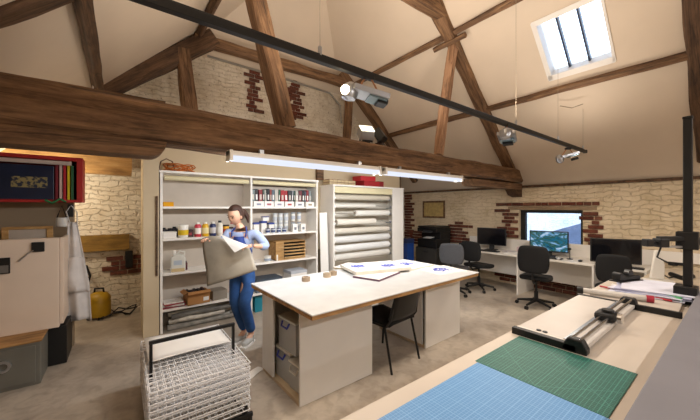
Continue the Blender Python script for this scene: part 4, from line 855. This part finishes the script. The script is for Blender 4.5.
# far right of the desks
t = thing('white_display', 'white flat panel standing angled on the desk near the column', 'monitor', (4.35, .80, DZ - .0), 0)
dsp = at(658, 280, z=.72)
t.location = (dsp.x, dsp.y, .721); t.rotation_euler = (0, 0, R(-37))
MB().prism([(-.085, 0, .02), (.085, 0, .0), (.085, 0, .19), (.03, 0, .36), (-.02, 0, .36)], (0, .03, 0)).build('panel', WHITEL, t, bevel=.008)
MB().tube([(.02, .05, .30), (.12, .06, .0)], .012, 6).build('stand_leg', WHITEL, t); MB().box(-.1, -.06, -.02, .14, .12, 0.0).build('foot', WHITEL, t, bevel=.003)
t2 = thing('side_desk', 'pale desk with cables behind the copy stand column', 'desk', (0, 0, 0)); q = dsp
MB().box(5.05, .15, .66, 6.5, .83, .70).build('desktop', simple('#cbbca6', .5), t2, bevel=.003)
for a_, b_ in ((5.08, .18), (6.42, .18), (5.08, .76), (6.42, .76)): MB().box(a_, b_, 0, a_ + .04, b_ + .04, .66).build('leg', GREYM, t2)
for k, (px, py) in enumerate(((673, 262), (680, 262))):
    o = at(px, py, X=WX - .01); tag(MB().cb((0, 0, 0), (.03, .1, .1)).build('wall_plug', BLACK, loc=(WX - .02, o.y, o.z), bevel=.008), ('black plug in the dado trunking, left of two', 'black plug in the dado trunking, right of two')[k], 'plug')
pts = [at(664, 275, z=.709), at(669, 278, z=.709), at(677, 276, z=.709), at(686, 280, z=.709), at(695, 277, z=.709)]
tag(MB().tube(pts, .008, 6).build('desk_cable', BLACK, smooth=True), 'black cable sagging across the pale desk by the column', 'cable')
tag(MB().tube([at(671, 274, z=.73), at(682, 278, z=.73), at(692, 276, z=.73)], .03, 8).build('cable_bundle', BLACK, smooth=True), 'dark bundle of cables on the pale desk', 'cable')

# ================================================================ CUTTING TABLE (foreground right)
CT = .90
ct = thing('cutting_table', 'long pale cutting table in the right foreground', 'table', (.0, .0, 0))
MB().box(-.1, -.02, CT - .04, 3.85, .82, CT).build('tabletop', simple('#c4b8aa', .5, var=.06, scale=3, bmp=.02, name='pale_table_top'), ct, bevel=.004)
for x_ in (.0, 3.74):
    for y_ in (.06, .68): MB().box(x_, y_, 0, x_ + .06, y_ + .06, CT - .04).build('leg', WHITE, ct, bevel=.003)
MB().box(.06, .10, .55, 3.74, .12, CT - .04).build('rear_rail', WHITE, ct)
tag(bx('cutting_mat', matmat('blue_cutting_mat', '#5a90c6', '#7aabd8', .013), (-.62, -.37, 0), (.0, .37, .003), bevel=.001, loc=(1.29, .37, CT)), 'light blue gridded cutting mat at the near end of the table', 'cutting mat')
tag(bx('cutting_mat', matmat('green_cutting_mat', '#17534a', '#3d8273', .013, True), (0, -.225, 0), (.44, .25, .003), bevel=.001, loc=(1.295, .505, CT)), 'dark green gridded cutting mat between blue mat and trimmer', 'cutting mat')
tag(bx('grey_ledge', simple('#7c7a80', .55, var=.06, scale=4, name='grey_ledge'), (-.3, .04, CT + .0), (5.2, .225, CT + .07), bevel=.004), 'flat grey ledge running along the right edge of the table', 'ledge')
tag(bx('cream_cabinet', simple('#b5a088', .5, var=.05), (-.3, -.5, 0), (5.2, .035, CT + .07), bevel=.004), 'cream cabinet in the bottom right corner beyond the grey ledge', 'cabinet')
# trimmer
tr_ = thing('rotary_trimmer', 'large rotary paper trimmer with twin chrome rails on the table', 'paper trimmer', (1.745, 0, CT))
MB().box(.03, .47, .012, 1.08, .79, .032).build('baseboard', simple('#c6beb6', .45, var=.04, name='trimmer_board'), tr_, bevel=.003)
MB().box(0, .50, .0, .035, .80, .036).build('end_bar', BLACK, tr_, bevel=.003); MB().box(1.07, .25, .0, 1.10, .80, .038).build('end_bar', BLACK, tr_, bevel=.003)
MB().box(.04, .50, .032, .055, .79, .034).build('scale_strip', simple('#d8d2c8', .5), tr_)
ry = .502
for dy in (-.014, .022): MB().tube([(.02, ry + dy, .062), (1.14, ry + dy, .062)], .008, 10).build('rail', CHROME, tr_, smooth=True)
MB().box(.05, ry + .045, .034, 1.07, ry + .065, .038).build('paper_clamp', simple('#7d8894', .3, .2), tr_)
MB().prism([(.0, ry - .045, 0), (.0, ry + .065, 0), (.0, ry + .06, .02), (.0, ry + .035, .068), (.0, ry - .025, .068), (.0, ry - .045, .03)], (.05, 0, 0)).build('end_bracket', BLACK, tr_, bevel=.008)
MB().prism([(1.07, ry - .05, 0), (1.07, ry + .07, 0), (1.07, ry + .04, .07), (1.07, ry - .03, .07)], (.06, 0, 0)).build('end_bracket', BLACK, tr_, bevel=.006)
MB().box(.50, ry - .045, .04, .62, ry + .055, .085).build('cutter_head', BLACK, tr_, bevel=.015); MB().lathe([(.03, 0), (.03, .015)], (.56, ry, .084), 16).build('cutter_knob', BLACK, tr_, smooth=True)
MB().lathe([(.03, 0), (.03, .02)], n=16, M=Matrix.Translation((.56, ry - .045, .06)) @ Matrix.Rotation(R(90), 4, 'X')).build('blade_wheel', CHROME, tr_)
for yy in (.66, .69): MB().lathe([(.012, .033), (.012, .037)], (.075, yy, 0), 10).build('rubber_dot', BLACK, tr_)
# tubes and papers behind the trimmer
def onC(px, py, z=CT): return at(px, py, z=z)
def ctube(label, a, b, r, c, cap=None, name='paper_tube', cat='paper tube', zo=.021):
    A = onC(*a, CT + r + zo); B = onC(*b, CT + r + zo); L = (B - A).length
    t = thing(name, label, cat, A, math.atan2(B.y - A.y, B.x - A.x), 'paper tubes on the cutting table')
    MB().lathe([(r, 0), (r, L)], n=18, M=Matrix.Rotation(R(90), 4, 'Y')).build('tube', simple(c, .5, bmp=0), t, smooth=True)
    if cap:
        MB().lathe([(r * 1.15, -.02), (r * 1.15, .02)], n=18, M=Matrix.Rotation(R(90), 4, 'Y')).build('end_cap', simple(cap[0], .5), t); MB().lathe([(r * 1.15, L - .02), (r * 1.15, L + .02)], n=18, M=Matrix.Rotation(R(90), 4, 'Y')).build('end_cap', simple(cap[1], .5), t)
ctube('long white paper tube with black and crimson end caps', (580, 290), (650, 299), .022, '#c9c4be', ('#141414', '#a8243a'))
ctube('thin red rod lying behind the long white tube', (600, 286), (672, 301), .007, '#b01f2f', None, 'red_rod', 'rod')
ctube('green rolled sheet beside the thin red rod', (655, 294), (682, 300), .018, '#3f8f5a', None)
ctube('slim white paper roll just behind the red rod', (612, 285), (684, 298), .014, '#ddd8d4', None)
cbox('mounting_board', 'white mounting board with dark edge behind the trimmer', 'board', 3.08, .52, CT, .44, .48, .018, simple('#bdb2a6', .5), R(2))
p = onC(660, 283)
for k in range(6):
    tag(MB().sheet(lambda u, v: V(((u - .5) * .5, (v - .5) * .42, .004 * sin(4 * u + k))), 6, 4).build('white_paper', simple('#d3d4e2', .75) if k % 2 else simple('#b9bcd6', .7), loc=(3.42 + .01 * k, .50 - .01 * k, CT + .012 + .010 * k), rot=(0, 0, R(8 * (k % 3) - 6)), solid=.006), ('white sheets at the bottom of the loose pile', 'lilac sheet second in the loose pile', 'white sheet third in the loose pile', 'pale lilac sheet above the third', 'white sheet just under the top', 'white sheet topmost of the loose pile')[k] + ' by the column', 'paper', 'sheets on the far end of the table')
p = onC(626, 288)
t = thing('tape_dispenser', 'black heavy desk tape dispenser on the papers behind the tubes', 'tape dispenser', (p.x, p.y, CT + .075), R(-20))
MB().prism([(-.13, -.035, 0), (.13, -.035, 0), (.13, -.035, .035), (.06, -.035, .04), (-.04, -.035, .03), (-.1, -.035, .07), (-.13, -.035, .06)], (0, .07, 0)).build('body', BLACK, t, bevel=.008)
MB().lathe([(.03, -.02), (.03, .02)], n=16, M=Matrix.Translation((.03, 0, .055)) @ Matrix.Rotation(R(90), 4, 'X')).build('tape_wheel', simple('#2a2a2c', .4), t)
MB().box(-.14, -.05, -.012, .14, .05, 0).build('base', BLACK, t, bevel=.003)
# copy stand
cp = at(688, 302, z=CT); cx, cy = cp.x, cp.y
t = thing('copy_stand', 'tall black copy stand column with camera arm at far right', 'copy stand', (cx, cy, CT), R(0))
MB().box(-.028, -.024, 0, .028, .024, 1.36).build('column', BLACK, t, bevel=.004); MB().box(-.031, -.027, 1.36, .031, .027, 1.38).build('column_cap', BLACK, t, bevel=.004)
MB().box(-.07, -.05, .02, .07, .07, .12).build('base_clamp', BLACK, t, bevel=.006); MB().box(-.10, -.07, .0, .10, .12, .02).build('base_board', simple('#1d1d1f', .5), t, bevel=.003)
az = at(688, 241, Y=cy).z - CT
MB().box(-.05, -.055, az - .06, .05, .06, az + .07).build('arm_clamp', BLACK, t, bevel=.006)
ad = -RT; # arm reaches out to the left
Mz = Matrix.Rotation(math.atan2(ad.y, ad.x), 4, 'Z')
MB().box(.0, -.02, az - .0, .22, .02, az + .035, Mz).build('arm', BLACK, t, bevel=.004)
MB().box(.0, -.012, az - .05, .18, .012, az - .035, Mz).build('lower_rail', SILVER, t)
MB().box(.17, -.035, az - .045, .235, .035, az + .02, Mz).build('camera_mount', BLACK, t, bevel=.006)
MB().box(.275, -.025, az - .04, .325, .025, az + .015, Mz).build('lamp_block', BLACK, t, bevel=.006); MB().box(.22, -.008, az - .02, .28, .008, az - .005, Mz).build('link', BLACK, t)
MB().lathe([(.03, 0), (.03, .03)], n=14, M=Mz @ Matrix.Translation((-.05, -.0, az)) @ Matrix.Rotation(R(-90), 4, 'Y')).build('knob', BLACK, t)
MB().tube([Mz @ V((.2, 0, az - .04)), Mz @ V((.23, 0, az - .12)), Mz @ V((.15, 0, az - .16))], .006, 6).build('cable', BLACK, t, smooth=True)

# ================================================================ WOMAN
SKIN = simple('#d9a98c', .5, var=.05, scale=9, bmp=.03, name='skin'); HAIR = simple('#3b2216', .55, var=.3, scale=30, bmp=.4, name='brown_hair')
CARD = simple('#a3b2d4', .85, var=.08, scale=30, bmp=.3, name='blue_cardigan'); APR = simple('#2a3f85', .8, var=.08, scale=30, bmp=.2, name='navy_apron'); JEAN = simple('#27508a', .85, var=.18, scale=16, bmp=.3, name='denim')
fp = at(243, 341, z=0)
wo = thing('person', 'woman in light blue cardigan, navy apron and jeans reading a large sheet', 'person', (fp.x, fp.y, 0), -YAW)
def skin(name, mat, chains, parent, sub=2, root=0):
    """chains: lists of (x,y,z,rx,ry); a string start '@i' joins vertex i"""
    vs = []; es = []; rs = []
    for ch in chains:
        prev = None
        for it in ch:
            if isinstance(it, int): prev = it; continue
            vs.append(it[:3]); rs.append((it[3], it[4] if len(it) > 4 else it[3]))
            if prev is not None: es.append((prev, len(vs) - 1))
            prev = len(vs) - 1
    me = bpy.data.meshes.new(name); me.from_pydata(vs, es, []); me.materials.append(mat)
    o = bpy.data.objects.new(name, me); C.objects.link(o); o.parent = parent
    md = o.modifiers.new('skin', 'SKIN'); md.use_smooth_shade = True
    for i, sv in enumerate(me.skin_vertices[0].data): sv.radius = rs[i]; sv.use_root = (i == root)
    s2 = o.modifiers.new('sub', 'SUBSURF'); s2.levels = sub; s2.render_levels = sub
    return o
wo.scale = (1.025,) * 3
D0 = (V(fp) ).dot(FW); L0 = V(fp).dot(RT)
def lp(px, py, dy): d = D0 + dy; return ((px - 350) / F * d - L0, dy, CH + (HY - py) / F * d)
H = dict(hip=(-.02, .04, .86), waist=(-.02, .03, 1.02), chest=(-.02, .01, 1.18), neck=(-.03, -.01, 1.335), head=(-.06, -.05, 1.45))
sL = (-.175, .0, 1.265); sR = (.15, .0, 1.27); eL = lp(219, 254, -.16); eR = lp(266, 249, -.06); wL = lp(212, 245, -.33); wR = lp(253, 248.5, -.27)
kA = (-.07, -.07, .49); aA = (-.0, .06, .09); kB = (.045, -.11, .48); aB = (.11, -.02, .09)
# body (bare skin figure, mostly under the clothes)
body = skin('body', SKIN, [
    [(*H['hip'], .13, .10), (*H['waist'], .105, .08), (*H['chest'], .125, .085), (-.025, .0, 1.27, .07, .06), (*H['neck'], .045, .045), (-.045, -.03, 1.39, .042, .045)],
    [2, (*sL, .05), (*eL, .035), (*wL, .024)], [2, (*sR, .05), (*eR, .035), (*wR, .024)],
    [0, (-.09, .03, .82, .075), (*kA, .055), (*aA, .036), (-.05, -.05, .035, .03)],
    [0, (.06, .03, .82, .075), (*kB, .055), (*aB, .036), (.08, -.13, .035, .03)]], wo, 2)
# head: shaped profile
hm = bmesh.new(); bmesh.ops.create_uvsphere(hm, u_segments=28, v_segments=20, radius=1)
for v in hm.verts:
    x_, y_, z_ = v.co; k = 1.0
    if z_ < 0: k = 1 - .30 * (-z_) ** 1.3
    X_ = x_ * .074 * k; Y_ = y_ * .092 * (1 - .10 * max(0, -z_)); Z_ = z_ * .115
    if y_ < 0:   # face side
        f = max(0, 1 - (x_ / .28) ** 2)
        nose = max(0, 1 - abs((z_ + .18) / .22)) * f ** 2 * max(0, 1 - (x_ / .2) ** 2)
        Y_ -= .02 * nose
        for ex in (-.4, .4): Y_ += .010 * math.exp(-((x_ - ex) / .16) ** 2 - ((z_ - .05) / .13) ** 2)
        Y_ -= .006 * math.exp(-((x_) / .3) ** 2 - ((z_ + .55) / .1) ** 2); Y_ -= .008 * math.exp(-((x_) / .35) ** 2 - ((z_ + .9) / .15) ** 2)
    v.co = (X_, Y_, Z_)
me = bpy.data.meshes.new('head'); hm.to_mesh(me); hm.free(); me.materials.append(SKIN)
for p_ in me.polygons: p_.use_smooth = True
hd = bpy.data.objects.new('head', me); C.objects.link(hd); hd.parent = wo
hd.location = (-.065, -.06, 1.475); hd.rotation_euler = (R(22), R(6), R(-22))
for sx in (-1, 1):
    MB().ball((sx * .03, -.079, .008), (.013, .008, .006)).build('eye', simple('#2a1c16', .3), hd, smooth=True)
    MB().tube([(sx * .014, -.087, .028), (sx * .032, -.086, .034), (sx * .048, -.074, .028)], .0035, 6).build('eyebrow', HAIR, hd, smooth=True)
    MB().ball((sx * .074, .005, -.01), (.010, .018, .028)).build('ear', SKIN, hd, smooth=True)
MB().ball((0, -.083, -.062), (.022, .008, .007)).build('lips', simple('#b4605a', .4), hd, smooth=True)
hb = MB()
st = hb.bm; bmesh.ops.create_uvsphere(st, u_segments=26, v_segments=18, radius=1)
for v in list(st.verts):
    x_, y_, z_ = v.co
    if (y_ < -.30 and z_ < .62) or z_ < -.55: v.co = (x_ * .06, y_ * .05 + .02, z_ * .09)
    else: v.co = (x_ * .083, y_ * .102 + .008, z_ * .122 + .008)
hb.ball((0, .12, -.01), (.04, .045, .045))
hb.tube([(.0, .14, -.01), (.03, .15, -.08), (.045, .13, -.15)], [.028, .026, .008], 8)
hb.build('hair', HAIR, hd, smooth=True)
# clothes
skin('cardigan', CARD, [[(-.02, .04, .93, .125, .105), (*H['waist'], .118, .095), (*H['chest'], .135, .10), (-.022, .008, 1.265, .09, .07)],
    [2, (*sL, .064), ((sL[0] + eL[0]) / 2, (sL[1] + eL[1]) / 2, (sL[2] + eL[2]) / 2, .055), (*eL, .05), ((eL[0] * .5 + wL[0] * .5), (eL[1] * .5 + wL[1] * .5), (eL[2] * .5 + wL[2] * .5), .043)],
    [2, (*sR, .064), ((sR[0] + eR[0]) / 2, (sR[1] + eR[1]) / 2, (sR[2] + eR[2]) / 2, .055), (*eR, .05), ((eR[0] * .5 + wR[0] * .5), (eR[1] * .5 + wR[1] * .5), (eR[2] * .5 + wR[2] * .5), .043)]], wo, 2)
skin('jeans', JEAN, [[(-.02, .04, .90, .135, .105), (-.015, .04, .84, .14, .11)],
    [1, (-.09, .02, .74, .092), (-.07, -.02, .6, .082), (*kA, .072), ((kA[0] + aA[0]) / 2, (kA[1] + aA[1]) / 2 + .01, .28, .064), (aA[0], aA[1], .11, .055)],
    [1, (.065, .01, .74, .092), (.07, -.05, .6, .082), (*kB, .072), ((kB[0] + aB[0]) / 2, (kB[1] + aB[1]) / 2 + .01, .28, .064), (aB[0], aB[1], .11, .055)]], wo, 2)
def apf(u, v):   # bib then skirt of the apron, wrapped round the front
    z = 1.235 - .47 * v; hw = (.08 + .05 * min(1, v * 3)) if v < .35 else .14 - .05 * max(0, v - .5)
    a = (u - .5) * 2; yb = -.115 - .02 * v if v < .4 else -.13 - .02 * sin(6 * u)
    return V((-.02 - .07 * max(0, v - .4) + a * hw, yb + .09 * a * a + (.02 if v > .8 else 0), z))
MB().sheet(apf, 12, 16).build('apron', APR, wo, solid=.006, smooth=True)
for sx in (-1, 1): MB().tube([(-.02 + sx * .08, -.09, 1.23), (-.02 + sx * .085, -.07, 1.29), (-.02 + sx * .055, -.0, 1.345)], .009, 6).build('apron_strap', APR, wo, smooth=True)
SHOE = simple('#b5b3ae', .6, var=.12, scale=20)
for (ax, ay, dx, dy) in ((aA[0], aA[1], -.07, -.16), (aB[0], aB[1], -.04, -.18)):
    skin('shoe', SHOE, [[(ax, ay + .02, .05, .042), (ax + dx * .5, ay + dy * .5, .042, .04), (ax + dx, ay + dy, .032, .034)], [0, (ax, ay, .09, .042)]], wo, 2)
    s_ = MB().tube([(ax, ay + .03, .012), (ax + dx * .5, ay + dy * .5, .012), (ax + dx * 1.1, ay + dy * 1.1, .012)], [.035, .045, .036], 10)
    for v in s_.bm.verts: v.co.z = max(0.0, min(.022, v.co.z))
    s_.build('sole', WHITE, wo)
# hands: palm with five fingers that fold over the paper edge
def hand(w_, dirv, upv, side, name):
    d = V(dirv).normalized(); n = V(upv).normalized(); s = d.cross(n).normalized() * side
    w0 = V(w_); ch = [[(*w0, .022, .02), (*(w0 + d * .045), .032, .018), (*(w0 + d * .08), .036, .015)]]
    for k, (off, L) in enumerate(((-.028, .07), (-.010, .08), (.010, .075), (.027, .058))):
        b0 = w0 + d * .08 + s * off; k1 = b0 + d * L * .45 - n * .004; k2 = k1 + d * L * .25 - n * L * .28; k3 = k2 - n * L * .28 - d * .005
        ch.append([1, (*(w0 + d * .075 + s * off), .0095), (*k1, .0088), (*k2, .008), (*k3, .0065)])
    t0 = w0 + d * .03 - s * .028; ch.append([0, (*t0, .012), (*(t0 + d * .03 - s * .012 - n * .015), .0105), (*(t0 + d * .055 - s * .01 - n * .028), .009)])
    return skin(name, SKIN, ch, wo, 2)
hand(wL, (-.25, -.75, .35), (-.3, .35, .9), 1, 'hand'); hand(wR, (-.75, -.55, .05), (.1, -.2, .98), -1, 'hand')
# the sheet she holds
def shp(u, v):  # u left-right, v top-bottom ; local to person
    TLc = V(lp(203.5, 241, -.40)); TRc = V(lp(249, 250, -.33)); BLc = V(lp(208, 288, -.42)); BRc = V(lp(257, 272, -.34))
    p_ = TLc.lerp(TRc, u).lerp(BLc.lerp(BRc, u), v)
    return p_ + V((0, -.018 * sin(pi * u) - .012 * sin(2 * pi * v + 3 * u), (.055 * sin(pi * min(1, u * 1.5)) if u < .67 else 0) * (1 - v) ** 2))
GPAP = simple('#9c9384', .42, var=.30, scale=3.5, bmp=.1, name='grey_backed_sheet')
hs = thing('large_sheet', 'large grey-backed sheet of paper held by the woman', 'paper', (fp.x, fp.y, 0), -YAW)
hs.scale = (1.025,) * 3
MB().sheet(shp, 16, 14).build('sheet', GPAP, hs, solid=.003, smooth=True)
tri = MB(); A_ = V(lp(221, 237, -.44)); B_ = V(lp(248, 248, -.40)); C_ = V(lp(235, 255, -.45))
va = [tri.bm.verts.new(p_) for p_ in (A_, (A_ + B_) / 2 + V((0, -.015, 0)), B_, (B_ + C_) / 2 + V((0, -.01, 0)), C_, (A_ + C_) / 2 + V((0, -.01, 0)))]
tri.bm.faces.new(va); tri.build('folded_corner', PAPER, hs, solid=.003)
